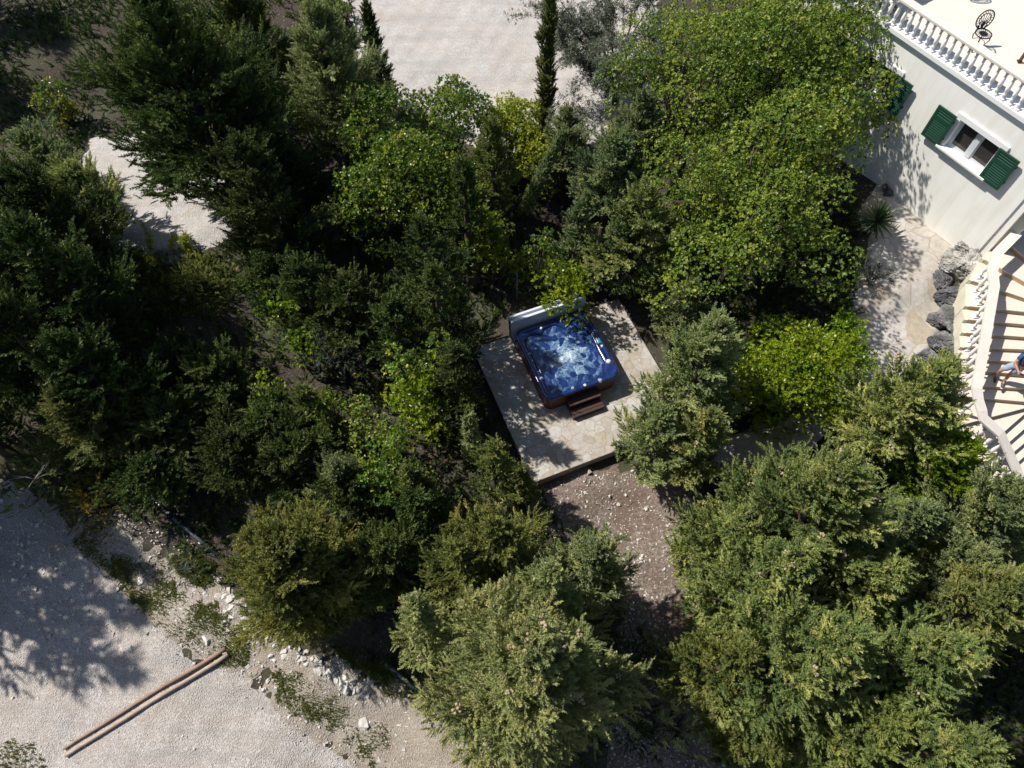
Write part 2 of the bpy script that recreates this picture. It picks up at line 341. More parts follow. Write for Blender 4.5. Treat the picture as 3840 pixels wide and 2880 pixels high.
# ---------------------------------------------------------------- house
D0 = 20.0; wa = R_(-56.0)
E1 = np.array([math.cos(wa), math.sin(wa), 0]); MI = np.array([-math.sin(wa), math.cos(wa), 0]); UP = np.array([0, 0, 1.])   # along the wall, into the house, up
def Wp(u, v, off=0.0):
    """hit of a view ray with the vertical plane `off` metres in front of the wall -> (a, z)"""
    d = ray(u, v); k = (D0 - off) / (d @ MI); p = np.array([0, 0, CAM_H]) + d * k
    return p @ E1, p[2]
def HW(a, b, z): return E1 * a + MI * (D0 + b) + UP * z      # b>0 into the house
def c5(x, y): return 3240 + x * .27125, y * .27125
def c6(x, y): return 3240 + x * .27125, 400 + y * .27125
def hbox(mb, a0, a1, b0, b1, z0, z1): return mb.box(HW(a0, b0, z0), E1 * (a1 - a0), MI * (b1 - b0), UP * (z1 - z0))
aR = Wp(3692, 915)[0]; aL = Wp(3285, 65)[0] - 3.5; ZT = 6.72
house = empty('villa', HW((aL + aR) / 2, 0, 2), 'white rendered house with a flat tiled roof terrace and green shutters', 'house')
# window opening from the glass corners
g = [Wp(*c6(*q)) for q in ((1340,170),(1910,580),(1640,930),(1120,540))]
wa0 = (g[0][0] + g[3][0]) / 2; wa1 = (g[1][0] + g[2][0]) / 2; wz1 = (g[0][1] + g[1][1]) / 2 ; wz0 = (g[2][1] + g[3][1]) / 2
f_l = Wp(*c5(300, 830)); f_r = Wp(*c5(610, 1040)); lw = (f_r[0] - .28 - (wa1 - wa0), f_r[0] - .28)
wins = [(wa0, wa1), lw]
def wall_with_holes(mb, a0, a1, z0, z1, holes, b0, b1):
    hs = sorted(holes); x = a0
    for (h0, h1, y0, y1) in hs:
        hbox(mb, x, h0, b0, b1, z0, z1); hbox(mb, h0, h1, b0, b1, z0, y0); hbox(mb, h0, h1, b0, b1, y1, z1); x = h1
    hbox(mb, x, a1, b0, b1, z0, z1)
mb = MB(); wall_with_holes(mb, aL, aR, 1.2, ZT - .28, [(a0, a1, wz0, wz1) for a0, a1 in wins], 0, .28); mb.build('wall', M_wall, house)
mb = MB(); hbox(mb, aR - .28, aR - .003, .283, 9, .8, ZT - .28); mb.build('side_wall', M_cream, house)
mb = MB(); hbox(mb, aL, aR + .02, -.04, .3, ZT - .279, ZT - .15); mb.build('cornice_moulding', M_white, house)
mb = MB(); hbox(mb, aL - .1, aR + .12, -.11, .35, ZT - .148, ZT); mb.build('cornice', M_white, house, .015)
mb = MB(); hbox(mb, aL - .1, aR + .12, .351, 12, ZT - .2, ZT - .01); mb.build('terrace_floor', M_tile, house)
mb = MB(); hbox(mb, aL, aR - .3, 2.2, 2.25, 1.5, ZT - .3); mb.build('inner_wall', plain('room_plaster', (.32, .26, .22), .9), house)
mb = MB(); hbox(mb, aL + .3, aR - .3, .29, 2.19, 3.2, 3.25); mb.build('room_floor', plain('room_floor', (.5, .46, .42), .7), house)
M_glass = NT('window_glass'); M_glass.b.inputs['Base Color'].default_value = (.05, .045, .045, 1); M_glass.b.inputs['Roughness'].default_value = .04; M_glass.b.inputs['Alpha'].default_value = .75; M_glass.b.inputs['Specular IOR Level'].default_value = .5; M_glass = M_glass.m
M_upvc = plain('window_frame_white', (.55, .57, .6), .4, .02)
M_greend = plain('dark_shutter_edge', (.03, .035, .032), .5, .1)
def shutter(a0, a1, z0, z1, b0, tilt=0.0):
    """louvred leaf standing b0 metres off the wall, hinged wide open"""
    sm = MB(); t = .045; fw = .075; y0, y1 = -b0 - t, -b0
    hbox(sm, a0, a0 + fw, y0, y1, z0, z1); hbox(sm, a1 - fw, a1, y0, y1, z0, z1)
    hbox(sm, a0 + fw, a1 - fw, y0, y1, z0, z0 + fw); hbox(sm, a0 + fw, a1 - fw, y0, y1, z1 - fw, z1)
    zm = z0 + (z1 - z0) * .66; hbox(sm, a0 + fw, a1 - fw, y0, y1, zm - .05, zm + .05)
    for lo_, hi_ in ((z0 + fw, zm - .05), (zm + .05, z1 - fw)):
        n = int((hi_ - lo_) / .066)
        for i in range(n):
            zz = lo_ + (i + .5) * (hi_ - lo_) / n
            o = HW(a0 + fw, y0 + .004, zz - .024)
            sm.box(o, E1 * (a1 - a0 - 2 * fw), MI * .018 + UP * .034, UP * .008)
    hbox(sm, a0 + fw, a1 - fw, -b0 - .008, -b0 - .001, z0 + fw, z1 - fw)  # added backing board, not a real louvre part, keeps the slat gaps dark
    s_ = sm.build('shutter', M_green, house)
    for zz in (z0 + .25, z1 - .25):
        for h0 in (a0 - .012, a1 - .05): hm = MB(); hbox(hm, h0, h0 + .062, -b0 + .001, 0, zz - .02, zz + .02); hm.build('hinge', M_greend, s_)
    return s_
for i, (a0, a1) in enumerate(wins):
    wd = MB(); fr = .055; b0, b1 = .10, .16
    hbox(wd, a0, a0 + fr, b0, b1, wz0, wz1); hbox(wd, a1 - fr, a1, b0, b1, wz0, wz1); hbox(wd, a0 + fr, a1 - fr, b0, b1, wz0, wz0 + fr); hbox(wd, a0 + fr, a1 - fr, b0, b1, wz1 - fr, wz1)
    am = (a0 + a1) / 2; hbox(wd, am - .07, am + .07, b0 - .02, b1, wz0 + fr, wz1 - fr)
    for q0, q1 in ((a0 + fr, am - .07), (am + .07, a1 - fr)):
        e = .05
        hbox(wd, q0, q0 + e, b0 + .015, b1 - .01, wz0 + fr, wz1 - fr); hbox(wd, q1 - e, q1, b0 + .015, b1 - .01, wz0 + fr, wz1 - fr); hbox(wd, q0 + e, q1 - e, b0 + .015, b1 - .01, wz0 + fr, wz0 + fr + e); hbox(wd, q0 + e, q1 - e, b0 + .015, b1 - .01, wz1 - fr - e, wz1 - fr)
    wo = wd.build('window', M_upvc, house)
    ins = MB(); hbox(ins, a0 - .1, a1 + .1, .29, 1.0, wz0 - .1, wz0 - .04); ins.build('inner_shelf', M_white, wo)
    pn = MB(); hbox(pn, a0 + fr, am - .07, .13, .136, wz0 + fr, wz1 - fr); hbox(pn, am + .07, a1 - fr, .13, .136, wz0 + fr, wz1 - fr); pn.build('pane', M_glass, wo)
    tr = MB(); T = .17
    hbox(tr, a0 - T, a1 + T, -.05, -.001, wz1 + .002, wz1 + T); hbox(tr, a0 - T, a0 - .002, -.05, -.001, wz0, wz1); hbox(tr, a1 + .002, a1 + T, -.05, -.001, wz0, wz1); tr.build('frame', M_white, wo, .006)
    sl = MB(); hbox(sl, a0 - T, a1 + T, -.17, .095, wz0 - .07, wz0 - .002); hbox(sl, a0 - T + .03, a1 + T - .03, -.10, -.001, wz0 - .12, wz0 - .072); sl.build('sill', M_white, wo, .006)
    sw = .64
    shutter(a0 - .10 - sw, a0 - .10, wz0 - .05, wz1 + .07, .10); shutter(a1 - .02, a1 + sw, wz0 - .05, wz1 + .07, .10)
# pilaster and porch wall at the house corner
mb = MB(); hbox(mb, aR + .001, aR + .22, .05, .45, .8, ZT - .3); mb.build('corner_pilaster', M_wall, house)
mb = MB(); hbox(mb, aR + .222, aR + .5, .25, .6, .8, ZT - .3); mb.build('recess_wall', M_yellow, house)

BAL = [(.075, 0), (.075, .05), (.045, .055), (.05, .08), (.038, .10), (.05, .13), (.055, .16), (.036, .19), (.03, .21), (.05, .27), (.062, .33), (.06, .40), (.048, .52), (.036, .62), (.032, .66), (.046, .68), (.046, .71), (.034, .72), (.065, .75), (.065, .80)]
def baluster_mesh(h, name, mat):
    m = MB(); pr = [(r, z * h / .8) for r, z in BAL]
    m.lathe((0, 0, 0), pr, 12)
    m.box((-.08, -.08, -.001), (.16, 0, 0), (0, .16, 0), (0, 0, .05)); m.box((-.07, -.07, h - .04), (.14, 0, 0), (0, .14, 0), (0, 0, .038))
    return m.mesh(name, mat)
tb = empty('terrace_balustrade', HW((aL + aR) / 2, 0, ZT), 'long white balustrade of turned balusters along the edge of the roof terrace', 'balustrade')
bq = [Wp(*c5(*q), off=0) for q in ((420, 262), (1240, 838))]; sp = (bq[1][0] - bq[0][0]) / 9.0
bme = baluster_mesh(.72, 'baluster', M_bal)
k0 = int((bq[0][0] - aL) / sp) - 1
for i in range(-min(k0, 9), 32):
    a = bq[0][0] + i * sp
    if a > aR - .1: break
    b = obj('baluster', bme); p = HW(a, -.0, ZT + .001); b.location = Vector(p); b.rotation_euler = (0, 0, wa); b.parent = tb; b.matrix_parent_inverse = Matrix.Translation(-tb.location)
mb = MB(); hbox(mb, aL, aR + .1, -.13, .15, ZT + .722, ZT + .80); mb.build('handrail', M_rail, tb, .012)
mb = MB(); hbox(mb, aR - .22, aR + .1, -.17, .15, ZT + .001, ZT + .72); mb.build('corner_post', M_bal, tb, .01)
# return rail of the terrace, partly behind the oak
tb2 = empty('terrace_return_balustrade', HW(bq[0][0] - .6, 2, ZT), 'short white balustrade returning across the roof terrace beside the big oak', 'balustrade')
for i in range(9):
    b = obj('baluster', bme); b.location = Vector(HW(bq[0][0] - .75, .35 + i * sp, ZT)); b.rotation_euler = (0, 0, wa); b.parent = tb2; b.matrix_parent_inverse = Matrix.Translation(-tb2.location)
mb = MB(); hbox(mb, bq[0][0] - .9, bq[0][0] - .6, .15, 3.2, ZT + .722, ZT + .80); mb.build('handrail', M_rail, tb2, .012)

# ---------------------------------------------------------------- curved stair
Z0, RISE = 2.9, .16
NOS = [((3796,923),(3840,961)),((3742,1000),(3840,1055)),((3745,1085),(3840,1117)),((3733,1158),(3840,1169)),((3724,1206),(3840,1216)),((3717,1254),(3840,1263)),((3712,1305),(3840,1310)),((3706,1350),(3840,1358)),((3692,1392),(3840,1404)),((3686,1447),(3840,1456)),((3686,1492),(3840,1506)),((3712,1565),(3840,1531)),((3768,1617),(3840,1554)),((3786,1657),(3840,1610)),((3802,1695),(3840,1663)),((3820,1731),(3840,1713))]
LPX = [(3720,930),(3650,1030),(3645,1066),(3634,1146),(3632,1200),(3624,1250),(3618,1302),(3612,1347),(3606,1386),(3602,1440),(3604,1488),(3630,1590),(3672,1676),(3690,1722),(3710,1764),(3730,1806)]
Ls, Rs = [], []
for k, (a, b) in enumerate(NOS):
    z = Z0 - RISE * k; pa, pb = P(*a, z), P(*b, z); d = (pb - pa) / np.linalg.norm(pb - pa)
    l = P(*LPX[k], z); L = pa + d * ((l - pa) @ d); Ls.append(L); Rs.append((pa, d))
def isect(i, j):
    (a, d), (b, e) = Rs[i], Rs[j]; den = d[0] * e[1] - d[1] * e[0]
    if abs(den) < 1e-4: return 9
    t = ((b - a)[0] * e[1] - (b - a)[1] * e[0]) / den; return t if t > 0 else 9
Rl = [min([2.6] + [isect(i, j) * .96 for j in range(max(0, i - 2), min(len(Rs), i + 3)) if j != i]) for i in range(len(Rs))]
Rs = [a + d * l for (a, d), l in zip(Rs, Rl)]
stair = empty('staircase', (*((Ls[8] + Rs[8]) / 2)[:2], .5), 'curved cream outdoor staircase with ochre risers climbing beside the house', 'staircase')
def tread(poly, z, dp=.42):
    c = MB(); c.prism(poly, z - .035, z); o = c.build('tread', M_cream, stair)
    cen = sum(np.array(p[:2]) for p in poly) / len(poly)
    r = MB(); r.prism([tuple(np.array(p[:2]) + (cen - np.array(p[:2])) / np.linalg.norm(cen - np.array(p[:2])) * .02) for p in poly], z - dp, z - .036); r.build('riser', M_riser, o)
l0 = P(3900, 820, Z0); tread([Ls[0], Rs[0], Rs[0] + (0.6, 2.5, 0), Ls[0] + (1.5, 2.8, 0)], Z0)
for k in range(1, len(NOS)):
    tread([Ls[k], Rs[k], Rs[k - 1], Ls[k - 1]], Z0 - RISE * k)
zl = Z0 - RISE * len(NOS)
tread([Ls[-1] + (.35, -.9, 0), Rs[-1] + (.3, -1.2, 0), Rs[-1], Ls[-1]], zl, .6)
sw_ = MB()
for k in range(len(Ls) - 1):
    a, b = Ls[k], Ls[k + 1]; t = b - a; nrm = np.array([t[1], -t[0], 0]); nrm /= np.linalg.norm(nrm)
    if nrm[0] > 0: nrm = -nrm
    za, zb = a[2] - .03, b[2] - .03
    q = [a, b, b + nrm * .10, a + nrm * .10]; v = [(*p[:2], -.9) for p in q] + [(*q[0][:2], zb), (*q[1][:2], zb), (*q[2][:2], zb), (*q[3][:2], zb)]
    sw_.add(v, [(0, 1, 2, 3), (7, 6, 5, 4), (4, 5, 1, 0), (5, 6, 2, 1), (6, 7, 3, 2), (7, 4, 0, 3)])
sw_.build('side_wall', M_yellow, stair)
# stair balustrade
RPX = [((3850,838),0),((3744,945),.6),((3733,977),1.0),((3724,1011),1.5),((3731,1070),2.3),((3708,1200),4.2),((3697,1270),5.5),((3675,1393),7.9),((3668,1427),8.5),((3665,1455),8.9),((3672,1500),9.7),((3685,1540),10.3),((3691,1568),10.8),((3756,1626),12),((3818,1766),15.3),((3850,1850),17)]
RH = .74
RP = [P(u, v, Z0 - RISE * max(k, 0) + RH) for (u, v), k in RPX]
sb_ = empty('stair_balustrade', (*RP[7][:2], .8), 'white curved balustrade with a flat cream handrail running down the outer side of the stair', 'balustrade')
rm = MB(); rings = []
for i, p in enumerate(RP):
    t0 = (p - RP[i - 1])[:2] if i else (RP[1] - p)[:2]; t1 = (RP[i + 1] - p)[:2] if i + 1 < len(RP) else t0
    t0 = t0 / np.linalg.norm(t0); t1 = t1 / np.linalg.norm(t1); t = t0 + t1; t /= np.linalg.norm(t)
    nr = np.array([-t[1], t[0], 0]) * .14 / max(.6, math.sqrt((1 + t0 @ t1) / 2))
    rings.append([p - nr, p + nr, p + nr - UP * .07, p - nr - UP * .07])
rm.loft(rings, True, False); rm.build('handrail', M_rail, sb_)
FEET = [(3669,1039,1.6),(3656,1091,2.5),(3657,1113,2.7),(3663,1136,2.9),(3656,1186,3.9),(3640,1231,4.8),(3634,1276,5.7),(3636,1312,6.5),(3632,1356,7.3),(3628,1396,8.2),(3624,1440,9),(3626,1490,10),(3660,1545,11),(3682,1592,11.7),(3698,1642,12.5),(3720,1694,13.5),(3732,1738,14.5),(3765,1790,15.5)]
RPa = np.array(RP)
for u, v, k in FEET:
    kk = math.ceil(k - .001); z = Z0 - RISE * kk
    f = P(u, v, z)
    # slide under the rail and take its height there
    best = None
    for i in range(len(RP) - 1):
        a, b = RPa[i], RPa[i + 1]; t = np.clip(((f - a)[:2] @ (b - a)[:2]) / ((b - a)[:2] @ (b - a)[:2]), 0, 1); q = a + t * (b - a); dd = np.hypot(*(q - f)[:2])
        if best is None or dd < best[0]: best = (dd, q)
    q = best[1]; pz = q[2] - .07
    m_ = baluster_mesh(max(.45, pz - z), 'baluster', M_bal); o = obj('baluster', m_); o.location = (q[0], q[1], z + .001); o.parent = sb_; o.matrix_parent_inverse = Matrix.Translation(-sb_.location)
for a0 in (.0,):
    pass

# ---------------------------------------------------------------- hot tub
ZR = .80
def H4(x, y): return 1760 + x * .3617, 1080 + y * .3617
tc = [P(*H4(*q), ZR) for q in ((470, 437), (1218, 205), (1562, 892), (783, 1197))]
tcen = sum(tc) / 4; txv = ((tc[1] - tc[0]) + (tc[2] - tc[3])) / 2; tyv = ((tc[0] - tc[3]) + (tc[1] - tc[2])) / 2
HX, HY = np.linalg.norm(txv) / 2, np.linalg.norm(tyv) / 2
txv /= np.linalg.norm(txv); tyv = np.array([-txv[1], txv[0], 0])
def TL(x, y, z): return tcen * (1, 1, 0) + txv * x + tyv * y + UP * z
def toloc(px, z=ZR):
    p = P(*H4(*px), z) - tcen; return np.array([p @ txv, p @ tyv])
tub = empty('hot_tub', (*tcen[:2], .001), 'blue hot tub with bubbling foamy water and a brown slatted skirt', 'hot tub')
def rrect(hx, hy, r, n=160):
    out = []
    for i in range(n):
        th = 2 * math.pi * i / n; c, s = math.cos(th), math.sin(th)
        lo_, hi_ = 0, 4
        for _ in range(40):
            m = (lo_ + hi_) / 2; x, y = abs(m * c), abs(m * s)
            dx, dy = max(x - hx + r, 0), max(y - hy + r, 0)
            ins = x <= hx and y <= hy and (dx * dx + dy * dy <= r * r)
            lo_, hi_ = (m, hi_) if ins else (lo_, m)
        out.append((lo_ * c, lo_ * s))
    return out
WPX = [(590,575),(618,500),(700,478),(760,500),(775,430),(840,395),(900,388),(960,415),(1010,430),(1040,360),(1125,322),(1195,365),(1240,440),(1265,520),(1310,620),(1350,700),(1392,770),(1385,850),(1330,905),(1270,955),(1190,985),(1100,1008),(1020,1035),(975,1085),(880,1108),(815,1062),(775,960),(715,850),(665,740),(640,680),(605,640)]
wpoly = np.array([toloc(q, .72) for q in WPX]) - 0
def polar(poly, n=160):
    out = []
    for i in range(n):
        th = 2 * math.pi * i / n; d = np.array([math.cos(th), math.sin(th)]); best = 0
        for j in range(len(poly)):
            a, b = poly[j], poly[(j + 1) % len(poly)]; e = b - a; den = d[0] * e[1] - d[1] * e[0]
            if abs(den) < 1e-9: continue
            t = (a[0] * e[1] - a[1] * e[0]) / den; s_ = (a[0] * d[1] - a[1] * d[0]) / den
            if 0 <= s_ <= 1 and t > best: best = t
        out.append(best)
    out = np.array(out); k = np.array([1, 2, 3, 2, 1]) / 9.
    out = np.convolve(np.r_[out[-2:], out, out[:2]], k, 'valid')
    return [(out[i] * math.cos(2 * math.pi * i / n), out[i] * math.sin(2 * math.pi * i / n)) for i in range(n)]
inner = polar(wpoly)
N_ = NT('blue_acrylic'); nn = N_.noise(N_.co(), 5, 6, .7, 1.2)
N_.col(N_.ramp(nn, [(.3, (.005, .011, .05)), (.55, (.010, .028, .12)), (.75, (.025, .06, .22))])); N_.b.inputs['Roughness'].default_value = .16; N_.b.inputs['Coat Weight'].default_value = .4; M_shell = N_.m
cb = MB(); cb.loft([[TL(x, y, z) for x, y in rrect(HX - .06, HY - .06, .24)] for z in (.003, .05, .70)], False, False); cab = cb.build('cabinet', M_cab, tub)
sl = MB()
for hx in np.arange(-HX + .28, HX - .27, .062):
    for sgn in (-1, 1): sl.box(TL(hx, sgn * (HY - .06) - .003, .06), txv * .05, tyv * .006, UP * .6)
for hy in np.arange(-HY + .28, HY - .27, .062):
    for sgn in (-1, 1): sl.box(TL(sgn * (HX - .06) - .003, hy, .06), txv * .006, tyv * .05, UP * .6)
sl.build('slat_cladding', M_cab, cab)
sh = MB(); i2 = np.array(inner); o2 = np.array(rrect(HX - .09, HY - .09, .24))
rings = [[TL(x, y, .70) for x, y in rrect(HX - .055, HY - .055, .24)], [TL(x, y, .705) for x, y in rrect(HX, HY, .27)], [TL(x, y, .765) for x, y in rrect(HX, HY, .27)], [TL(x, y, .795) for x, y in rrect(HX - .025, HY - .025, .26)], [TL(x, y, .80) for x, y in rrect(HX - .06, HY - .06, .25)], [TL(x, y, .797) for x, y in o2]]
for f, z in ((.25, .775), (.35, .785), (.55, .785), (.75, .775), (.88, .755), (1.0, .70), (1.04, .6)):
    mm = o2 * (1 - f) + i2 * f; rings.append([TL(x, y, z) for x, y in mm])
mm = i2 * .9; rings.append([TL(x, y, .45) for x, y in mm]); mm = i2 * .6; rings.append([TL(x, y, .25) for x, y in mm])
sh.loft(rings, True, True); sh.build('shell', M_shell, tub)
# grooves of the blue rim: raised grab bars along both sides
for side, ys in ((-1, (-.55, .55)), (1, (-.2, .75))):
    for off in (.17, .235):
        MB().tube([TL(side * (HX - off) , y, .79) for y in np.linspace(ys[0], ys[1], 7)], [.008] + [.022] * 5 + [.008], 8).build('grab_bar', M_shell, tub)
# water
N_ = NT('foaming_water'); oc = N_.obco()
ln = N_.n('VectorMath', operation='LENGTH'); mp = N_.n('Mapping'); mp.inputs['Location'].default_value = (.02, .12, 0); mp.inputs['Scale'].default_value = (1.0, 1.15, 0); N_.l(oc, mp.inputs['Vector']); N_.l(mp.outputs[0], ln.inputs[0])
n1 = N_.noise(oc, 4.0, 9, .66, .5); n2 = N_.noise(oc, 15, 8, .72, .5); n3 = N_.noise(oc, 1.6, 4, .6, .5)
v1 = N_.n('TexVoronoi', feature='SMOOTH_F1', Scale=2.6); N_.l(oc, v1.inputs['Vector'])
def mathn(op, a, b):
    m = N_.n('Math', operation=op)
    for i, x in enumerate((a, b)):
        if hasattr(x, 'links'): N_.l(x, m.inputs[i])
        else: m.inputs[i].default_value = x
    return m.outputs[0]
core = N_.ramp(ln.outputs['Value'], [(0.03, (.95, .95, .95)), (.3, (.5, .5, .5)), (.75, (.3, .3, .3)), (1.0, (.05, .05, .05))])
foam = mathn('ADD', mathn('MULTIPLY', core, .46), mathn('ADD', mathn('MULTIPLY', mathn('SUBTRACT', n1, .5), 1.0), mathn('MULTIPLY', mathn('SUBTRACT', n2, .5), 1.0)))
foam = mathn('ADD', foam, mathn('MULTIPLY', mathn('SUBTRACT', n3, .5), .3))
wc = N_.ramp(foam, [(.0, (.02, .05, .14)), (.12, (.07, .13, .24)), (.26, (.18, .27, .37)), (.40, (.4, .48, .55)), (.55, (.82, .84, .86))])
N_.col(wc); N_.l(N_.ramp(foam, [(.2, (.08, .08, .08)), (.6, (.6, .6, .6))]), N_.b.inputs['Roughness']); N_.b.inputs['Specular IOR Level'].default_value = .5
N_.bump(mathn('ADD', n1, n2), .35, .03); M_water = N_.m
NR, NA = 40, 160; wm = MB(); vs = [TL(0, 0, .70)]; i3 = i2 * 1.02
def wz(x, y): 
    r = math.hypot(x, y + .1); return .70 + .035 * math.exp(-(r / .35) ** 2) * (1 + .6 * math.sin(23 * x + 5 * math.sin(17 * y)) * math.sin(19 * y)) + .006 * math.sin(14 * x + 2 * math.sin(9 * y)) + .006 * math.sin(13 * y - 3 * math.sin(8 * x))
for r in range(1, NR + 1):
    for k in range(NA): x, y = i3[k] * r / NR; vs.append(TL(x, y, wz(x, y)))
fs = [(0, 1 + k, 1 + (k + 1) % NA) for k in range(NA)]
for r in range(NR - 1):
    for k in range(NA): a = 1 + r * NA + k; b = 1 + r * NA + (k + 1) % NA; fs.append((a, a + NA, b + NA, b))
wm.add(vs, fs, True)
wo = obj('water', wm.mesh('water', M_water))
wo.data.transform(Matrix.Translation((-tcen[0], -tcen[1], 0))); wo.data.transform(Matrix.Rotation(-math.atan2(txv[1], txv[0]), 4, 'Z'))
wo.parent = tub; wo.rotation_euler = (0, 0, math.atan2(txv[1], txv[0])); wo.location = (0, 0, -tub.location.z)
M_knob = plain('pale_plastic_knob', (.5, .53, .46), .4, .05); M_knob2 = plain('grey_knob', (.25, .28, .3), .4, .05)
for (x, y, r, m) in ((955, 333, .05, M_knob2), (746, 414, .038, M_knob), (1445, 757, .065, M_knob), (1357, 955, .062, M_knob2), (1200, 1006, .045, M_knob), (1074, 1035, .045, M_knob2), (748, 935, .04, M_knob), (622, 682, .045, M_knob2), (1375, 600, .04, M_knob)):
    l = toloc((x, y)); c = TL(l[0], l[1], .765)
    MB().lathe(c, [(r * 1.25, 0), (r * 1.25, .022), (r, .026), (r * .95, .05), (r * .55, .055), (.002, .056)], 16).build('knob', m, tub)
l = toloc((1345, 545)); MB().box(TL(l[0] - .04, l[1] - .09, .76), txv * .08, tyv * .18, UP * .045).build('control_panel', plain('teal_panel', (.02, .22, .25), .3), tub, .01)
l = toloc((1410, 880)); MB().box(TL(l[0] - .05, l[1] - .19, .77), txv * .012 + tyv * .0, tyv * .36, UP * .03).build('shelf_ridge', M_shell, tub)
ang = math.atan2(txv[1], txv[0])
# folded cover standing on its edge behind the tub
cov = empty('folded_tub_cover', (*(TL(0, HY + .2, 0))[:2], .02), 'grey vinyl spa cover folded in two and standing on edge behind the blue tub', 'spa cover')
for (b, t) in ((.06, .095), (.235, .085)):
    mb = MB(); mb.box(TL(-HX - .03, HY + b, .12), txv * (2 * HX + .06), tyv * t, UP * 1.13); mb.build('cover_panel', M_cover, cov, .02)
mb = MB()
for xx in (-.6, .6): mb.box(TL(xx - .025, HY + .158, .5), txv * .05, tyv * .074, UP * .02)
mb.box(TL(-HX - .02, HY + .157, 1.0), txv * (2 * HX + .04), tyv * .076, UP * .03)
mb.build('fold_hinge', M_rubber, cov)
mb = MB()
for s_ in (-1, 1):
    mb.tube([TL(s_ * (HX + .05), HY - .5, .45), TL(s_ * (HX + .06), HY + .1, .5), TL(s_ * (HX + .06), HY + .2, 1.2)], .018, 8)
mb.build('lifter_arm', M_black, cov)
# timber step
sp_ = [P(*H4(*q), .2) for q in ((1045, 1250), (1380, 1165), (1420, 1300), (1125, 1440))]
sc_ = sum(sp_) / 4; swid = np.linalg.norm(sp_[1] - sp_[0]) / 2
syl = ((sc_ - tcen) @ tyv); sxl = ((sc_ - tcen) @ txv)
stp = empty('tub_step', (*sc_[:2], .001), 'small dark brown timber step in front of the blue tub', 'step')
yb = -HY + .05
for (y0, d, z) in ((yb - .30, .30, .42), (yb - .60, .30, .21)):
    n = 3
    mb = MB()
    for i in range(n): mb.box(TL(sxl - swid, y0 + i * d / n + .004, z - .03), txv * 2 * swid, tyv * (d / n - .012), UP * .03)
    mb.build('tread', M_step, stp, .004)
    mb = MB(); mb.box(TL(sxl - swid + .02, y0 + .02, .002), txv * (2 * swid - .04), tyv * .02, UP * (z - .034)); mb.build('riser', M_step, stp)
for s_ in (-1, 1):
    xx = sxl + s_ * (swid - .03) - .012
    mb = MB(); mb.box(TL(xx, yb - .56, .002), txv * .024, tyv * .285, UP * .17); mb.box(TL(xx, yb - .275, .002), txv * .024, tyv * .25, UP * .38)
    mb.build('side_board', M_step, stp)
# black cable and hose along the patio's rear edge
cabp = [P(*H4(*q), z) for q, z in (((30, 632), .03), ((90, 600), .03), ((200, 560), .03), ((330, 520), .03), ((430, 490), .03), ((480, 560), .03))]
tag(MB().tube(cabp, .022, 8).build('power_cable', M_rubber), 'black cable lying along the rear edge of the stone patio', 'cable')
# ---------------------------------------------------------------- foliage
def unit(a): return a / (np.linalg.norm(a, axis=-1, keepdims=True) + 1e-9)
def frond(seed, n=34, bl=.28, bw=.064):
    """a feathery conifer spray of unit length along +x made of slim triangles"""
    r = np.random.default_rng(seed); T = []
    for i in range(n):
        s = (i + .5) / n; x = .04 + .86 * s; side = 1 if i % 2 else -1
        L = bl * (1.15 - .75 * s) * r.uniform(.7, 1.25); a = R_(r.uniform(22, 55)); up = r.normal(0, .45)
        d = np.array([math.cos(a), side * math.sin(a), up * math.sin(a)]); d /= np.linalg.norm(d)
        p = np.array([x, 0, 0]) + r.normal(0, .02, 3); wv = np.cross(d, r.normal(0, 1, 3)); wv /= np.linalg.norm(wv); wv *= bw * r.uniform(.8, 1.2)
        T.append([p - wv * .6, p + wv * .6 + d * L * .25, p + d * L])
    for k in range(2):
        wv = np.array([0, .05, 0]) if k else np.array([0, 0, .05]); T.append([-wv, wv, np.array([1.02, 0, 0])])
    return np.array(T)
def rosette(seed, n=8, lw=.30, ll=.62):
    """a shoot tip: a whorl of oval leaves round +x"""
    r = np.random.default_rng(seed); Q = []
    for i in range(n):
        az = i * 2.4 + r.normal(0, .25); el = R_(r.uniform(8, 62)); d = np.array([math.sin(el), math.cos(el) * math.cos(az), math.cos(el) * math.sin(az)])
        p = np.array([r.uniform(-.35, .15), 0, 0]); s = np.cross(d, [1, 0, 0]); s /= np.linalg.norm(s); s = s + r.normal(0, .25, 3)
        L = ll * r.uniform(.75, 1.2); W = lw * r.uniform(.8, 1.2)
        nrm = np.cross(d, s); b = p + d * L * .45 - nrm * .05 * L
        Q.append([p, b + s * W * .5, p + d * L, b - s * W * .5])
    return np.array(Q)
FR = [frond(i) for i in range(8)]
FRD = [frond(50 + i, 36, .26, .07) for i in range(6)]
FRT = [frond(20 + i, 16, .42, .04) for i in range(6)]
RO = [rosette(i) for i in range(8)]
ROS = [rosette(40 + i, 6, .36, .6) for i in range(8)]
ROL = [rosette(60 + i, 7, .13, .8) for i in range(6)]
def stamp(tmpls, org, dirs, scale, rng, tint, tj=.08):
    ids = rng.integers(0, len(tmpls), len(org)); dirs = unit(dirs); out = []; tt = []
    rnd = unit(rng.normal(0, 1, dirs.shape) + np.array([0, 0, .8])); y = unit(np.cross(rnd, dirs)); z = np.cross(dirs, y)
    Bm = np.stack([dirs, y, z], 1)
    for i, T in enumerate(tmpls):
        k = np.where(ids == i)[0]
        if not len(k): continue
        o = np.einsum('nij,mki->nmkj', Bm[k] * scale[k, None, None], T) + org[k, None, None, :]
        m = T.shape[0]; out.append(o.reshape(-1, T.shape[1], 3)); tt.append((np.repeat(tint[k], m) + rng.normal(0, tj, m * len(k))))
    return np.concatenate(out), np.clip(np.concatenate(tt), 0, 1)
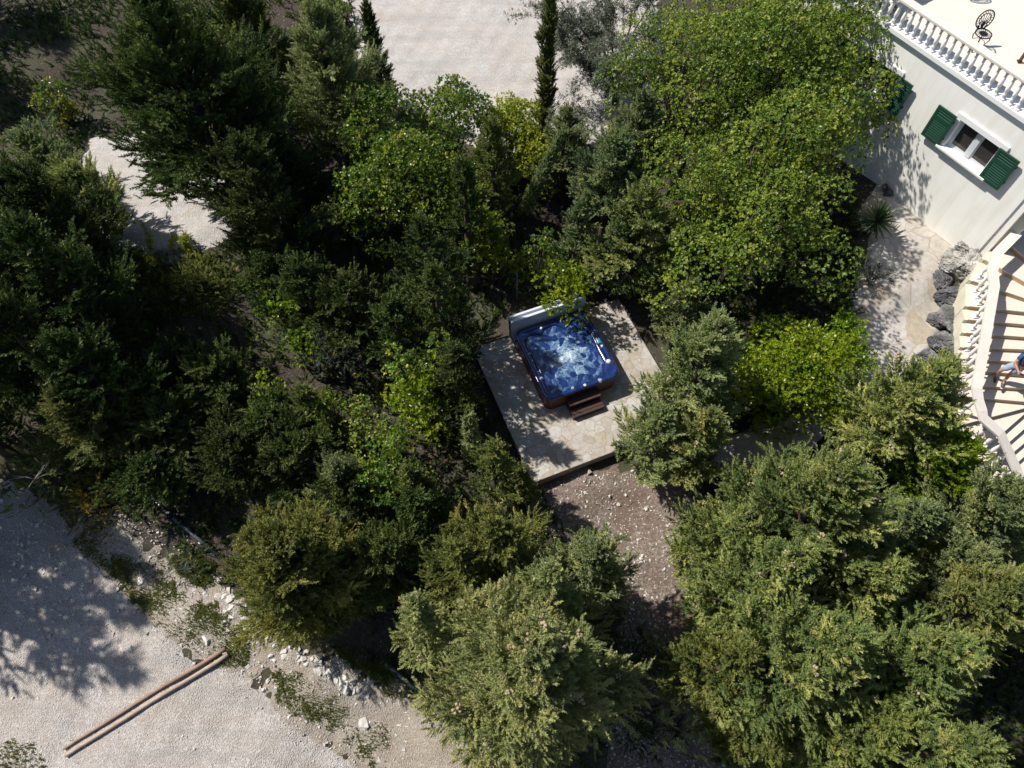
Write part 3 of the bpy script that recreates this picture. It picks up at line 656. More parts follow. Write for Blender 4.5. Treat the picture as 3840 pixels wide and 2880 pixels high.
CY = [(0, (0.074, 0.111, 0.046)), (.45, (0.207, 0.254, 0.088)), (.75, (0.348, 0.364, 0.123)), (1, (0.550, 0.509, 0.203))]
F_cyp = foliage('cypress_foliage', CY, .6, .18)
F_shaded = foliage('shaded_cypress_foliage', [(0, (0.020, 0.039, 0.013)), (.45, (0.066, 0.096, 0.026)), (.78, (0.120, 0.148, 0.039)), (1, (0.216, 0.222, 0.077))], .6, .14)  # cypress green darkened, with the shade of the wood put into the colour
F_cypb = foliage('blue_cypress_foliage', [(0, (0.069, 0.103, 0.051)), (.5, (0.196, 0.239, 0.107)), (1, (0.417, 0.410, 0.166))], .6, .18)
F_cypl = foliage('pale_cypress_foliage', [(0, (.13, .165, .065)), (.45, (.29, .33, .14)), (.8, (.43, .43, .18)), (1, (.53, .5, .25))], .6, .2)
F_jun = foliage('juniper_foliage', [(0, (0.063, 0.089, 0.030)), (.5, (0.172, 0.194, 0.059)), (1, (0.343, 0.318, 0.100))], .6, .2)
F_oak = foliage('oak_foliage', [(0, (.06, .10, .02)), (.45, (.14, .19, .032)), (.8, (.225, .26, .045)), (1, (.33, .32, .06))], .45, .2, .4)
F_arb = foliage('glossy_leaf', [(0, (.06, .105, .022)), (.5, (.145, .21, .036)), (.85, (.26, .31, .05)), (1, (.40, .36, .06))], .35, .25, .5)
F_lime = foliage('bright_leaf', [(0, (.10, .15, .016)), (.5, (.22, .30, .032)), (1, (.40, .42, .05))], .35, .3, .5)
F_yel = foliage('yellow_green_foliage', [(0, (.09, .12, .015)), (.5, (.22, .26, .03)), (1, (.36, .36, .04))], .5, .25)
F_olive = foliage('olive_foliage', [(0, (0.072, 0.087, 0.058)), (.5, (0.174, 0.196, 0.138)), (1, (0.319, 0.334, 0.246))], .5, .2)
F_gorse = foliage('gorse_foliage', [(0, (0.072, 0.094, 0.065)), (.6, (0.189, 0.217, 0.145)), (.93, (0.246, 0.261, 0.145)), (.96, (0.652, 0.464, 0.029))], .6, .15)
F_dry = foliage('dry_leaf', [(0, (0.087, 0.072, 0.022)), (.5, (0.232, 0.174, 0.043)), (1, (0.406, 0.261, 0.058))], .6, .2)
F_grass = foliage('weed_foliage', [(0, (.12, .14, .045)), (.5, (.24, .27, .075)), (.9, (.38, .35, .16)), (.97, (.65, .5, .03))], .6, .25)
def cypress_crown(rng, H, R, b0, nb, fs=.34, dens=1.0, shape=.75, droop=.0, tmpl=None, el0=18, el1=62, gap=.0, sq=(1, 1)):
    """branches feathered with sprays; z measured from the tree base"""
    og, dr, sc, ti = [], [], [], []
    limbs = []
    for i in range(nb):
        t = ((i + rng.uniform(.1, .9)) / nb); az = i * 2.39996 + rng.normal(0, .35)
        prof = R * max(.10, (1 - t) ** shape) * min(1, .62 + 1.6 * t); L = prof * (rng.uniform(.5, 1.0) if i % 3 else rng.uniform(.95, 1.32))
        if rng.random() < gap: L *= .55
        h0 = b0 + (H - b0) * (t * .93); el = R_(el0 + (el1 - el0) * t ** 1.2 + rng.normal(0, 7))
        d = np.array([math.cos(az) * math.cos(el) * sq[0], math.sin(az) * math.cos(el) * sq[1], math.sin(el)]); sd = np.array([-math.sin(az), math.cos(az), 0])
        o0 = np.array([0, 0, h0]); cur = (.16 - droop) * L; base = rng.normal(.45, .13)
        K = int(max(4, 3.2 * L / fs)); per = max(3, int(dens * 4.6))
        for k in range(K + 1):
            s0 = .24 + .72 * (k + rng.uniform(0, .8)) / (K + .6) if k < K else .8; sg = (1 if k % 2 else -1) if k < K else 0
            a0 = o0 + d * L * s0 + UP * cur * s0 * s0; ln_ = L * (.16 + .42 * max(0, 1 - s0)) * rng.uniform(.7, 1.3) if k < K else L * .24
            sub = unit(d + UP * (2 * cur / L * s0 + rng.normal(.16, .22)) + sd * sg * rng.uniform(.45, 1.0)); n = max(3, int(per * max(1, ln_ / fs) ** .9))
            q = rng.random(n); p = a0 + sub * (q * ln_)[:, None] + rng.normal(0, .07 * fs + .05 * ln_, (n, 3)); og.append(p)
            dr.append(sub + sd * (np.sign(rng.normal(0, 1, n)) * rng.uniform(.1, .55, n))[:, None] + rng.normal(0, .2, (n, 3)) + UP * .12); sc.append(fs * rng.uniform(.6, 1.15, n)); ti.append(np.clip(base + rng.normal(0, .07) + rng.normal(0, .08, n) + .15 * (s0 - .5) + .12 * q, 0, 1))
        limbs.append((o0, d, L, cur))
    # leader plume
    n = int(30 * dens); zz = rng.uniform(.82, 1.0, n); og.append(np.stack([rng.normal(0, .06 * R, n), rng.normal(0, .06 * R, n), zz * H], 1)); dr.append(rng.normal(0, .35, (n, 3)) + UP); sc.append(fs * rng.uniform(.7, 1.1, n)); ti.append(rng.normal(.5, .12, n))
    V_, T_ = stamp(tmpl or FR, np.concatenate(og), np.concatenate(dr), np.concatenate(sc), rng, np.concatenate(ti))
    return V_, T_, limbs
def leafy_crown(rng, lobes, shoot, dens, tmpl, up=.55, inner=.18, tbase=.5):
    """lobes: (x,y,z,rx,rz); leaf shoots on and a little under each lobe's surface, broken into clumps"""
    og, dr, sc, ti = [], [], [], []
    for (x, y, z, rx, rz) in lobes:
        area = 2 * math.pi * rx * (rx + rz) / 2; n = int(dens * area / (shoot * shoot) * .9)
        d = unit(rng.normal(0, 1, (n, 3)) + np.array([0, 0, .35]))
        # knobbly surface
        nk = max(10, int(area * 7)); kd = unit(rng.normal(0, 1, (nk, 3)) + np.array([0, 0, .3])); kt = rng.normal(rng.normal(0, .1), .17, nk)
        dots = d @ kd.T; best = dots.argmax(1); near = dots.max(1); wd_ = math.sqrt(4 * math.pi / nk) * .5
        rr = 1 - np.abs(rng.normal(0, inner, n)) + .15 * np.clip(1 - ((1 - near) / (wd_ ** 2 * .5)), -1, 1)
        keep = rng.random(n) < np.where(d[:, 2] < -.35, .35, 1)
        d = d[keep]; rr = rr[keep]; b = best[keep]
        p = np.array([x, y, z]) + d * rr[:, None] * np.array([rx, rx, rz])
        og.append(p); dr.append(d * .8 + kd[b] * .4 + UP * up + rng.normal(0, .35, d.shape)); sc.append(shoot * rng.uniform(.65, 1.25, len(d)))
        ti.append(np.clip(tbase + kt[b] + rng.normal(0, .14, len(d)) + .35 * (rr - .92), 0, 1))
    return stamp(tmpl, np.concatenate(og), np.concatenate(dr), np.concatenate(sc), rng, np.concatenate(ti))
def trunk_mesh(rng, H, r0, limbs=(), lean=(0, 0)):
    m = MB(); m.tube([(rng.normal(0, .03) + lean[0] * t, rng.normal(0, .03) + lean[1] * t, -.3 + (H + .3) * t) for t in np.linspace(0, 1, 7)], [r0 * (1.25 - 1.15 * t) for t in np.linspace(0, 1, 7)], 8)
    for o, d, L, cur in limbs:
        m.tube([o + d * L * s + UP * cur * s * s for s in (0, .35, .7, .92)], [r0 * .24, r0 * .17, r0 * .10, r0 * .03], 5)
    return m.mesh('trunk', M_bark)
CON = MB()
for q in range(7):
    a = q * 2.4; CON.lathe((.045 * math.cos(a) * (q > 0), .045 * math.sin(a) * (q > 0), .02 * (q % 3)), [(.001, -.02), (.016, -.014), (.021, 0), (.016, .014), (.001, .02)], 6, False)
CON = CON.mesh('cone_cluster', M_cone)
DEF = [F_shaded]; SEED = [100]; KR, KN = 1.42, .85
def rng_(): SEED[0] += 1; return np.random.default_rng(SEED[0])
def plant(name, base, label, cat, group=None, crown=None, mat=None, trunk=None, parts=()):
    e = empty(name, base, label, cat, group)
    if crown is not None:
        c = obj('crown', soup('crown', crown[0], mat, crown[1])); c.parent = e
    if trunk is not None: t = obj('trunk', trunk); t.parent = e
    for nm, me in parts: q = obj(nm, me); q.parent = e
    return e
def cypress(apex, z, R, label, mat=None, b0=.12, nb=90, fs=.34, dens=1.0, shape=.6, cones=0, name='cypress_tree', cat='tree', group=None, tmpl=None, gap=.12, base=None, **kw):
    mat = mat or DEF[0]; R *= KR; nb = int(nb * KN); fs *= 1.08
    p = V(*apex, z) if apex else GV(*base); zb = float(hgt(p[0], p[1])); H = z - zb; rng = rng_()
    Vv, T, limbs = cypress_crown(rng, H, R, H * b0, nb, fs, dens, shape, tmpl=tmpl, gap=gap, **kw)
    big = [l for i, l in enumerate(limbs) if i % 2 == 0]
    e = plant(name, (p[0], p[1], zb), label, cat, group, (Vv, T), mat, trunk_mesh(rng, H * .97, .035 * H ** .9, big))
    for i in range(cones):
        o, d, L, cur = limbs[int(rng.uniform(.15, 1) * len(limbs)) - 1]; s = rng.uniform(.55, .92); q = o + d * L * s + UP * (cur * s * s + .15 * L + .05) + rng.normal(0, .08, 3)
        c = obj('cone_cluster', CON); c.parent = e; c.location = q; c.rotation_euler = rng.uniform(0, 6, 3); c.scale = [rng.uniform(1.2, 1.9)] * 3
    return e
def shrub(c, z, R, label, mat=F_arb, tmpl=None, shoot=.13, dens=1.0, n=9, name='leafy_shrub', cat='shrub', group=None, flat=.8, up=.6, inner=.2, lowz=.35, tb=.5, gap=1.0):
    """c: view px of the crown top centre, z its height"""
    R *= 1.3; dens *= 1.5
    if tmpl is FR or tmpl is FRT: dens *= 2.6
    p = V(*c, z - R * flat * .5); zb = float(hgt(p[0], p[1])); rng = rng_(); top = z - zb; lobes = []
    for i in range(n):
        a = i * 2.4 + rng.normal(0, .3); q = math.sqrt((i + .3) / n) * R * .72; rl = R * rng.uniform(.30, .48) * gap
        zz = max(rl * .6, (top - rl * .8) * (1 - .42 * (q / R) ** 1.6) * rng.uniform(.78, 1.0))
        lobes.append((q * math.cos(a), q * math.sin(a), zz, rl, rl * flat))
        if i % 2: lobes.append((q * 1.15 * math.cos(a + 1), q * 1.15 * math.sin(a + 1), max(rl * .5, zz * .5), rl * 1.1, rl * flat))
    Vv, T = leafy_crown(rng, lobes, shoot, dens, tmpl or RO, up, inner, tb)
    m = MB()
    for (x, y, zz, rl, rz) in lobes: m.tube([(x * .08, y * .08, -.2), (x * .35 + rng.normal(0, .05), y * .35, zz * .45), (x * .85, y * .85, zz * .95)], [.045, .03, .01], 5)
    return plant(name, (p[0], p[1], zb), label, cat, group, (Vv, T), mat, m.mesh('trunk', M_bark))
def oak(c, zc, R, H, label, nl=26, seed=None):
    p = V(*c, zc); zb = float(hgt(p[0], p[1])); rng = rng_(); lobes = []
    for i in range(nl):
        t = (i + .5) / nl; el = math.asin(1 - 1.25 * t); a = i * 2.4 + rng.normal(0, .2); k = R * rng.uniform(.42, .95)
        rl = R * rng.uniform(.17, .38); lobes.append((k * math.cos(el) * math.cos(a), k * math.cos(el) * math.sin(a), zc - zb + k * H * math.sin(el), rl, rl * .85))
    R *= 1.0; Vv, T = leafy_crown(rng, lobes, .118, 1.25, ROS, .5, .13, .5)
    m = MB(); m.tube([(0, 0, -.3), (.1, .05, (zc - zb) * .35), (0, 0, (zc - zb) * .7)], [.24, .17, .13], 8)
    for l in lobes: m.tube([(0, 0, (zc - zb) * .55), (l[0] * .5, l[1] * .5, (zc - zb) * .55 + (l[2] - (zc - zb) * .55) * .4), (l[0] * .95, l[1] * .95, l[2])], [.09, .06, .02], 6)
    return plant('oak_tree', (p[0], p[1], zb), label, 'tree', 'evergreen oaks beside the house', (Vv, T), F_oak, m.mesh('trunk', M_bark))
# ---- the wood, upper left
cypress((300,-40), 8.6, 2.35, 'tallest dark cypress filling the upper left corner of the wood', nb=140, b0=.08, fs=.4, dens=.9)
cypress((510,300), 6.0, 1.6, 'dark cypress in the shade between the gravel track and the tub clearing', nb=90, fs=.38, dens=.8)
cypress((430,60), 6.0, 1.3, 'dark cypress tucked behind the tallest one at upper left', nb=80, fs=.38, dens=.8)
cypress((670,0), 6.8, 1.5, 'olive tinted cypress at the lower left corner of the gravel yard', F_cypl, nb=120, fs=.34, cones=14)
cypress((620,320), 3.6, 1.1, 'shaded cypress standing directly below the olive tinted one', nb=80, fs=.36, dens=.8)
cypress((790,10), 5.0, .5, 'slim dark cypress with ragged tips at the left edge of the gravel yard', nb=60, fs=.3)
cypress((50,290), 3.2, 1.0, 'grey green cypress at the left edge above the gravel track', F_cypb, nb=70, fs=.34, dens=.8)
cypress((140,370), 3.4, 1.1, 'broad lit cypress at the left edge beside the gravel track', F_cyp, nb=80, fs=.36, cones=5)
cypress((0,420), 3.6, 1.1, 'lit cypress cut by the left edge beside the gravel track', F_cyp, nb=70, fs=.36)
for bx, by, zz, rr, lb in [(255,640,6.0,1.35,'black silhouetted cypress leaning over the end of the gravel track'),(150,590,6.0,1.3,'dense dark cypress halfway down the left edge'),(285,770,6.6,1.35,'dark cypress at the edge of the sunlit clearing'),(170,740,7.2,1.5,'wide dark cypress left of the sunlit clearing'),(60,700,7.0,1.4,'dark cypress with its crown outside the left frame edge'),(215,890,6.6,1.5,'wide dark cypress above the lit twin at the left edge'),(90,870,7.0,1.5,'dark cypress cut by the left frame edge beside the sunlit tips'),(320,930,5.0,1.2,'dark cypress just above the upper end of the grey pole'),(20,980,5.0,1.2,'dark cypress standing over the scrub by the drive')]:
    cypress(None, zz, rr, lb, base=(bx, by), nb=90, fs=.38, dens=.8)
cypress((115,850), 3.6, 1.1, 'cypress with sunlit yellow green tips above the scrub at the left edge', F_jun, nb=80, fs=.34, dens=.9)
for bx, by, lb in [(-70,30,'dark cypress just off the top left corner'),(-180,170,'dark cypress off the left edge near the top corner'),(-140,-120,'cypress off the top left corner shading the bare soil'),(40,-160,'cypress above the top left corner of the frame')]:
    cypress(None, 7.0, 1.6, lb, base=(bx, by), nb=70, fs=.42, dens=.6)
cypress(None, 9.6, 1.5, 'tall cypress just beyond the left edge of the gravel drive', base=(-190,1000), nb=60, fs=.42, dens=.42)
cypress(None, 10.4, 1.6, 'tall cypress just outside the frame shading the gravel drive', base=(-230,1120), nb=60, fs=.42, dens=.42)
cypress(None, 9.8, 1.5, 'second tall cypress just outside the frame shading the gravel drive', base=(-230,1240), nb=60, fs=.42, dens=.42)
cypress(None, 8.6, 1.3, 'third tall cypress just outside the frame shading the gravel drive', base=(-120,1060), nb=50, fs=.42, dens=.42)
cypress(None, 7.5, 1.5, 'cypress beyond the top edge whose shadow tips reach the gravel yard', base=(690,-230), nb=70, fs=.42, dens=.6)
cypress(None, 7.5, 1.6, 'second cypress beyond the top edge casting shadow on the gravel yard', base=(860,-250), nb=70, fs=.42, dens=.6)
# ---- dark understorey left of the tub
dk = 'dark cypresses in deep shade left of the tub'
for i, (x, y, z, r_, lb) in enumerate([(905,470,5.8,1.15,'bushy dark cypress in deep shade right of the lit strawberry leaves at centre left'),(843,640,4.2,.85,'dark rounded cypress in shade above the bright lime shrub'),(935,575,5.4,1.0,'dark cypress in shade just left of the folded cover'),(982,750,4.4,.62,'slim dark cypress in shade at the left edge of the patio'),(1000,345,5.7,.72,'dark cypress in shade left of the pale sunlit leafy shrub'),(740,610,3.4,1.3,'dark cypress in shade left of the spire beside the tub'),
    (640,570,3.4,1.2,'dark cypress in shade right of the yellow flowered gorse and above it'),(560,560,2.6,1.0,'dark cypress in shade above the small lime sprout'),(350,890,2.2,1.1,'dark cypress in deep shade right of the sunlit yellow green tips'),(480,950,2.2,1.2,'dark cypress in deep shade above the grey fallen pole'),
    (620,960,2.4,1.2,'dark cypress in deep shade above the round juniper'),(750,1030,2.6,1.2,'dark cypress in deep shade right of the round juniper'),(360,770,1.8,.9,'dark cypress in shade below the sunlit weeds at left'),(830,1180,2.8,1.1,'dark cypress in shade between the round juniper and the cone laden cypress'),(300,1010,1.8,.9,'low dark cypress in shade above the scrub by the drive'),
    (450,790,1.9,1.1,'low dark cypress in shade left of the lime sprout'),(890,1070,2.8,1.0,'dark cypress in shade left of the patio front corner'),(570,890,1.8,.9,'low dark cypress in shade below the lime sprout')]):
    cypress((x, y), z, r_, lb, F_shaded, nb=56, fs=.36, dens=.75, group=dk, name='dark_cypress')
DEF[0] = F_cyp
# ---- strawberry trees and shrubs behind the tub
sg = 'leafy shrubs between the gravel yard and the tub'
shrub((800,220), 5.0, 1.3, 'leafy glossy shrub at the left foot of the gravel yard', group=sg, n=12)
shrub((960,195), 5.0, 1.25, 'upright glossy shrub jutting into the lower edge of the gravel yard', group=sg, n=12)
shrub((870,325), 4.8, 1.35, 'wide glossy shrub below the two at the gravel yard edge', group=sg, n=12)
shrub((770,370), 4.4, 1.0, 'small yellow flecked glossy shrub next to the shaded cypress', group=sg, n=8)
shrub((990,370), 3.6, 1.0, 'glossy shrub just left of the thin leaning spire cypress', group=sg, n=8)
shrub((1060,480), 3.4, .8, 'pale sunlit leafy shrub halfway between the gravel yard and the tub', F_lime, group=sg, n=8, shoot=.15)
shrub((1170,510), 2.9, .55, 'small leafy shrub below the leaning spire cypress', group=sg, n=6)
shrub((1212,588), 3.0, .8, 'bright leafy shrub hanging over the folded tub cover', F_lime, group=sg, n=9, shoot=.15)
shrub((1100,230), 3.9, .95, 'yellow green shrub at the lower right of the gravel yard', F_yel, ROS, .13, 1.2, 14, 'yellow_shrub', tb=.6)
shrub((1160,300), 3.2, .8, 'yellow green shrub directly behind the leaning spire cypress', F_yel, ROS, .13, 1.2, 10, 'yellow_shrub', tb=.55)
cypress((1060,260), 5.0, .85, 'slim mid green cypress rising in front of the yellow green shrub', F_jun, nb=60, fs=.3)
cypress((1225,240), 4.2, .9, 'grey green cypress at the foot of the olive tree', F_cypb, nb=60, fs=.3)
cypress((1335,300), 5.2, 1.05, 'grey green cypress with a brown dead patch on the left of the oak', F_cypb, b0=.38, nb=90, fs=.32, cones=6)
cypress((1400,190), 6.4, 1.1, 'tall grey green cypress poking through the left side of the oak', F_cypb, nb=90, fs=.3, cones=4)
cypress((1255,440), 3.6, .6, 'low brown tipped cypress above the leafy shrub at the tub', F_cypb, nb=50, fs=.3)
cypress((1190,-60), 7.2, .42, 'narrow columnar cypress at the right edge of the gravel yard', F_jun, nb=95, fs=.27, b0=.04, shape=.35, el0=45, el1=75, name='columnar_cypress', gap=0)
# leaning spire
p0, p1 = GV(1125, 470), V(1216, 285, 4.6); rng = rng_()
n = 1500; s = rng.random(n); ax = p1 - p0; a = rng.uniform(0, 6.28, n); rr = .26 * np.sqrt(np.clip(1 - s, .01, 1)) * np.minimum(1, .3 + s * 4) * rng.uniform(.3, 1, n)
og = s[:, None] * ax + np.stack([np.cos(a) * rr, np.sin(a) * rr, 0 * a], 1); dr_ = unit(ax) * .9 + np.stack([np.cos(a), np.sin(a), 0 * a], 1) * .35 + rng.normal(0, .15, (n, 3))
Vv, T = stamp(FR, og, dr_, .22 * rng.uniform(.7, 1.2, n), rng, rng.normal(.5, .12, n))
plant('spire_cypress', p0, 'thin spire shaped cypress leaning to the right behind the tub', 'tree', None, (Vv, T), F_cypb, MB().tube([(0, 0, -.2), ax * .5, ax * .97], [.05, .03, .008], 6).mesh('trunk', M_bark))
# olive: airy, its limbs seen through the leaves
p = GV(1325, 225); rng = rng_(); m = MB(); tips = []
m.tube([(0, 0, -.2), (.05, .05, .5), (0, .1, .9)], [.14, .11, .09], 8)
for i in range(14):
    a = R_(60 + i * 47 + rng.uniform(-12, 12)); L = rng.uniform(1.5, 2.9); d = np.array([math.cos(a) * .8, math.sin(a) * .75, 1.0])
    q = [np.array([0, .1, .9]) + d * L * t + rng.normal(0, .07, 3) * t + np.array([math.cos(a), math.sin(a), 0]) * .5 * t * t for t in (0, .3, .6, 1)]
    m.tube(q, [.06, .045, .03, .012], 6)
    for k in range(13):
        b = q[1] + (q[3] - q[1]) * rng.uniform(.1, 1); e = b + rng.normal(0, .5, 3) + np.array([math.cos(a), math.sin(a), .5]) * .3; m.tube([b, (b + e) / 2 + rng.normal(0, .05, 3), e], [.012, .009, .004], 4); tips.append((b, e))
og, dr_ = [], []
for b, e in tips:
    k = 75; t = rng.uniform(.1, 1.15, k); og.append(b + (e - b) * t[:, None] + rng.normal(0, .10, (k, 3))); dr_.append((e - b) + rng.normal(0, .35, (k, 3)) + UP * .2)
og = np.concatenate(og); dr_ = np.concatenate(dr_)
Vv, T = stamp(ROL, og, dr_, (.135) * rng.uniform(.7, 1.25, len(og)), rng, rng.normal(.5, .16, len(og)))
plant('olive_tree', p, 'airy grey green olive tree with bare limbs at the right of the gravel yard', 'tree', None, (Vv, T), F_olive, m.mesh('trunk', M_bark))
# ---- oaks by the house
oak((1702,245), 4.6, 3.15, 1.0, 'big evergreen oak whose leaves touch the white house wall', 38)
oak((1500,230), 4.4, 2.9, .95, 'evergreen oak at the left of the big rounded canopy', 30)
oak((1625,455), 4.2, 2.9, .95, 'lower evergreen oak between the patio and the stone path', 34)
oak((1690,50), 5.0, 3.3, .95, 'evergreen oak at the top edge beside the terrace corner', 34)
cypress((480,-80), 6.4, 1.3, 'dark cypress behind the tallest one at the top edge', F_shaded, nb=80, fs=.4, dens=.7)
cypress((1345,480), 3.4, .7, 'shaded cypress just above the coiled hose', F_cypb, nb=60, fs=.32)
cypress((1400,400), 5.0, 1.3, 'dark cypress squeezed against the left side of the lower oak', F_cyp, nb=70, fs=.32)
shrub((1450,570), 3.2, 1.0, 'small leaved oak bush right of the coiled hose', F_oak, ROS, .13, .8, 9, 'oak_bush')
cypress((1500,610), 3.6, .7, 'young cypress at the rear right corner of the patio', F_cypb, nb=50, fs=.28)
shrub((1880,610), 1.9, .5, 'dark lavender tufts at the left edge of the stone path', F_gorse, ROL, .22, .7, 6, 'lavender_tuft', tb=.15)
# ---- right of the patio
cypress((1562,680), 6.0, 1.1, 'cypress overhanging the right corner of the stone patio', F_cypl, nb=110, fs=.3, cones=4)
cypress((1435,890), 3.6, .95, 'low feathery cypress overhanging the front right of the stone patio', F_cypl, nb=60, fs=.3)
cypress((1540,890), 4.2, .8, 'cypress between the patio and the bright rounded shrub', F_cyp, nb=70, fs=.3, cones=3)
shrub((1760,770), 4.0, 1.35, 'bright yellow green rounded shrub beside the stone path', F_lime, group='bright shrubs by the stone path', n=16, shoot=.14)
shrub((1660,800), 3.3, .95, 'bright green shrub on the left of the rounded one by the path', F_lime, group='bright shrubs by the stone path', n=9, shoot=.14)
shrub((1840,720), 3.4, .8, 'bright green shrub at the edge of the stone path below the yucca', F_lime, group='bright shrubs by the stone path', n=8, shoot=.14)
# ---- big cypress stand, lower right
cg = 'cypresses in the stand at lower right'
cypress((1855,1005), 7.6, 1.7, 'big cone bearing cypress in the upper middle of the lower right stand', F_cyp, nb=140, fs=.32, cones=34, group=cg)
cypress((2060,790), 6.2, 1.3, 'cone bearing cypress whose branches reach over the stair handrail', F_cyp, nb=120, fs=.3, cones=30, group=cg)
cypress((1745,1190), 6.6, 1.3, 'cypress right of the bare slope below the patio', F_cyp, nb=110, fs=.32, cones=10, group=cg)
cypress((1850,1370), 7.4, 1.5, 'broad dark cypress in the centre of the lower right stand', F_cyp, nb=120, fs=.34, cones=8, group=cg)
cypress((1625,1105), 5.0, .95, 'smaller cypress at the upper edge of the bare slope', F_cyp, nb=80, fs=.3, cones=4, group=cg)
cypress((1625,1410), 5.0, .95, 'cypress on the right of the dark gap at bottom centre', F_jun, nb=80, fs=.32, group=cg)
cypress((2110,1400), 7.4, 1.45, 'tall cypress on the right frame edge in the lower right stand', F_cyp, nb=120, fs=.34, cones=4, group=cg)
cypress((2140,1200), 4.6, 1.0, 'shaded cypress at the right frame edge below the stair', F_cypb, nb=80, fs=.34, group=cg)
cypress((2020,1100), 4.6, .9, 'shaded cypress left of the lowest steps', F_cypb, nb=70, fs=.32, group=cg)
cypress((1960,1560), 6.0, 1.15, 'cypress at the bottom edge of the lower right stand', F_jun, nb=90, fs=.34, group=cg)
cypress((2150,1610), 7.2, 1.4, 'cypress in the bottom right corner', F_cyp, nb=100, fs=.34, group=cg)
cypress((1790,1500), 4.6, .85, 'low cypress at the bottom edge beside the glossy shrub', F_cyp, nb=70, fs=.34, group=cg)
cypress((2085,960), 4.4, 1.05, 'bright green plumed conifer pressed against the stair balustrade', F_lime, nb=90, fs=.3, shape=.5, el0=35, el1=70, name='plumed_conifer', tmpl=FRD, gap=0)
cypress((2230,1060), 5.4, 1.4, 'shaded grey green cypress at the right frame edge by the lowest steps', F_cypb, nb=80, fs=.34)
cypress((2240,1270), 6.2, 1.2, 'dark cypress cut by the right frame edge in the lower right stand', F_cyp, nb=90, fs=.34)
cypress((1960,1220), 6.0, 1.0, 'cypress in the lower right stand left of the shaded gap', F_cyp, nb=90, fs=.32, cones=5, group=cg)
cypress((1690,1560), 4.0, .9, 'low cypress left of the glossy shrub at the bottom edge', F_jun, nb=60, fs=.32, group=cg)
shrub((1245,235), 3.4, .85, 'grey green bush below the olive tree at the edge of the gravel yard', F_olive, ROL, .16, 1.0, 9, 'grey_bush')
shrub((1290,330), 3.4, .8, 'second grey green bush between the olive tree and the oak', F_olive, ROS, .13, .9, 8, 'grey_bush', tb=.35)
shrub((1625,1290), 2.6, .6, 'bright sunlit leafy shrub between two cypresses at lower right', F_lime, n=7, shoot=.16)
shrub((1720,1590), 2.6, .75, 'glossy leafy shrub near the bottom edge in the lower right stand', F_lime, n=8, shoot=.17, tb=.42)
shrub((1800,1600), 2.4, .55, 'darker glossy shrub at the bottom edge right of its brighter twin', F_arb, n=6, shoot=.17)
shrub((1500,1570), 1.9, 1.0, 'wispy pale broom bush at the bottom edge', F_cypl, FRT, .4, .5, 7, 'wispy_bush')
shrub((1390,1430), .3, .6, 'low dark scrub in the shaded gap right of the big pale cypress', F_shaded, FR, .26, .7, 7, 'low_scrub')
shrub((1470,1440), .6, .55, 'low green scrub in the shaded gap at bottom centre right', F_jun, FR, .26, .7, 6, 'low_scrub')
shrub((1400,1570), .5, .7, 'dark scrub at the bottom edge right of the big pale cypress', F_shaded, FR, .28, .7, 7, 'low_scrub')
shrub((1540,1450), 1.0, .6, 'grey green scrub on the right of the shaded gap', F_cypb, FR, .26, .7, 7, 'low_scrub')
shrub((1580,1330), 1.2, .6, 'low grey green scrub at the right side of the bare slope', F_gorse, FRT, .28, .6, 6, 'low_scrub')
shrub((1610,1540), 1.0, .6, 'low grey green scrub near the bottom edge beside the wispy bush', F_gorse, FRT, .28, .6, 6, 'low_scrub')
# ---- bottom centre
cypress((1155,1390), 7.8, 1.8, 'big pale cypress laden with cones at bottom centre', F_cypl, nb=170, fs=.3, cones=60, dens=1.1)
cypress((1190,1225), 6.2, 1.0, 'grey green cypress top covered in cones just above the big pale one', F_cypl, nb=80, fs=.28, cones=14)
cypress((1070,1130), 5.2, 1.15, 'mid green cypress in front of the patio corner', F_jun, nb=90, fs=.3)
cypress((985,1180), 4.6, .95, 'slim mid green cypress left of the one before the patio corner', F_jun, nb=70, fs=.3)
cypress((1290,1180), 4.8, 1.0, 'grey green cypress on the left of the bare slope', F_cypb, nb=80, fs=.3)
cypress((1065,960), 3.2, .62, 'young cypress at the left front corner of the patio', F_jun, nb=50, fs=.26)
cypress((1120,1010), 2.6, .45, 'small young cypress touching the front corner of the patio', F_jun, nb=40, fs=.24)
cypress((1010,900), 2.5, .25, 'thin upright cypress sapling left of the patio', F_cypl, nb=40, fs=.22, shape=.5)
cypress((890,1300), 4.6, .7, 'long lit cypress branches reaching left of the big pale one', F_cypl, nb=60, fs=.3, cones=5)
cypress((592,1175), 4.2, 1.35, 'round sunlit juniper at the bank above the gravel drive', F_jun, nb=200, fs=.26, b0=.03, shape=.42, el0=5, el1=75, name='round_juniper', gap=0, dens=1.2)
# ---- left middle undergrowth
shrub((905,840), 3.0, .85, 'bright lime green shrub left of the patio', F_lime, n=12, shoot=.15)
shrub((938,725), 4.2, .62, 'small green shrub just above the bright lime one left of the patio', F_arb, n=6, shoot=.15)
shrub((825,955), 3.6, .75, 'mid green leafy shrub below the bright lime one', F_arb, n=8)
shrub((770,885), 3.3, .65, 'olive tinted small leaved shrub left of the bright lime one', F_oak, ROS, .12, .6, 8, tb=.5)
shrub((570,810), 2.3, .36, 'lone lime green sprout in the dark shade', F_lime, n=5, shoot=.17, tb=.7)
shrub((700,740), 2.2, .7, 'grey gorse bush with yellow flowers', F_gorse, FRT, .3, .8, 8, 'gorse_bush')
shrub((615,690), 1.8, .5, 'small gorse bush with yellow flowers above the larger grey one', F_gorse, FRT, .28, .7, 6, 'gorse_bush')
cypress((650,840), 3.0, .7, 'small brown tipped cypress right of the lone lime sprout', F_jun, nb=50, fs=.28)
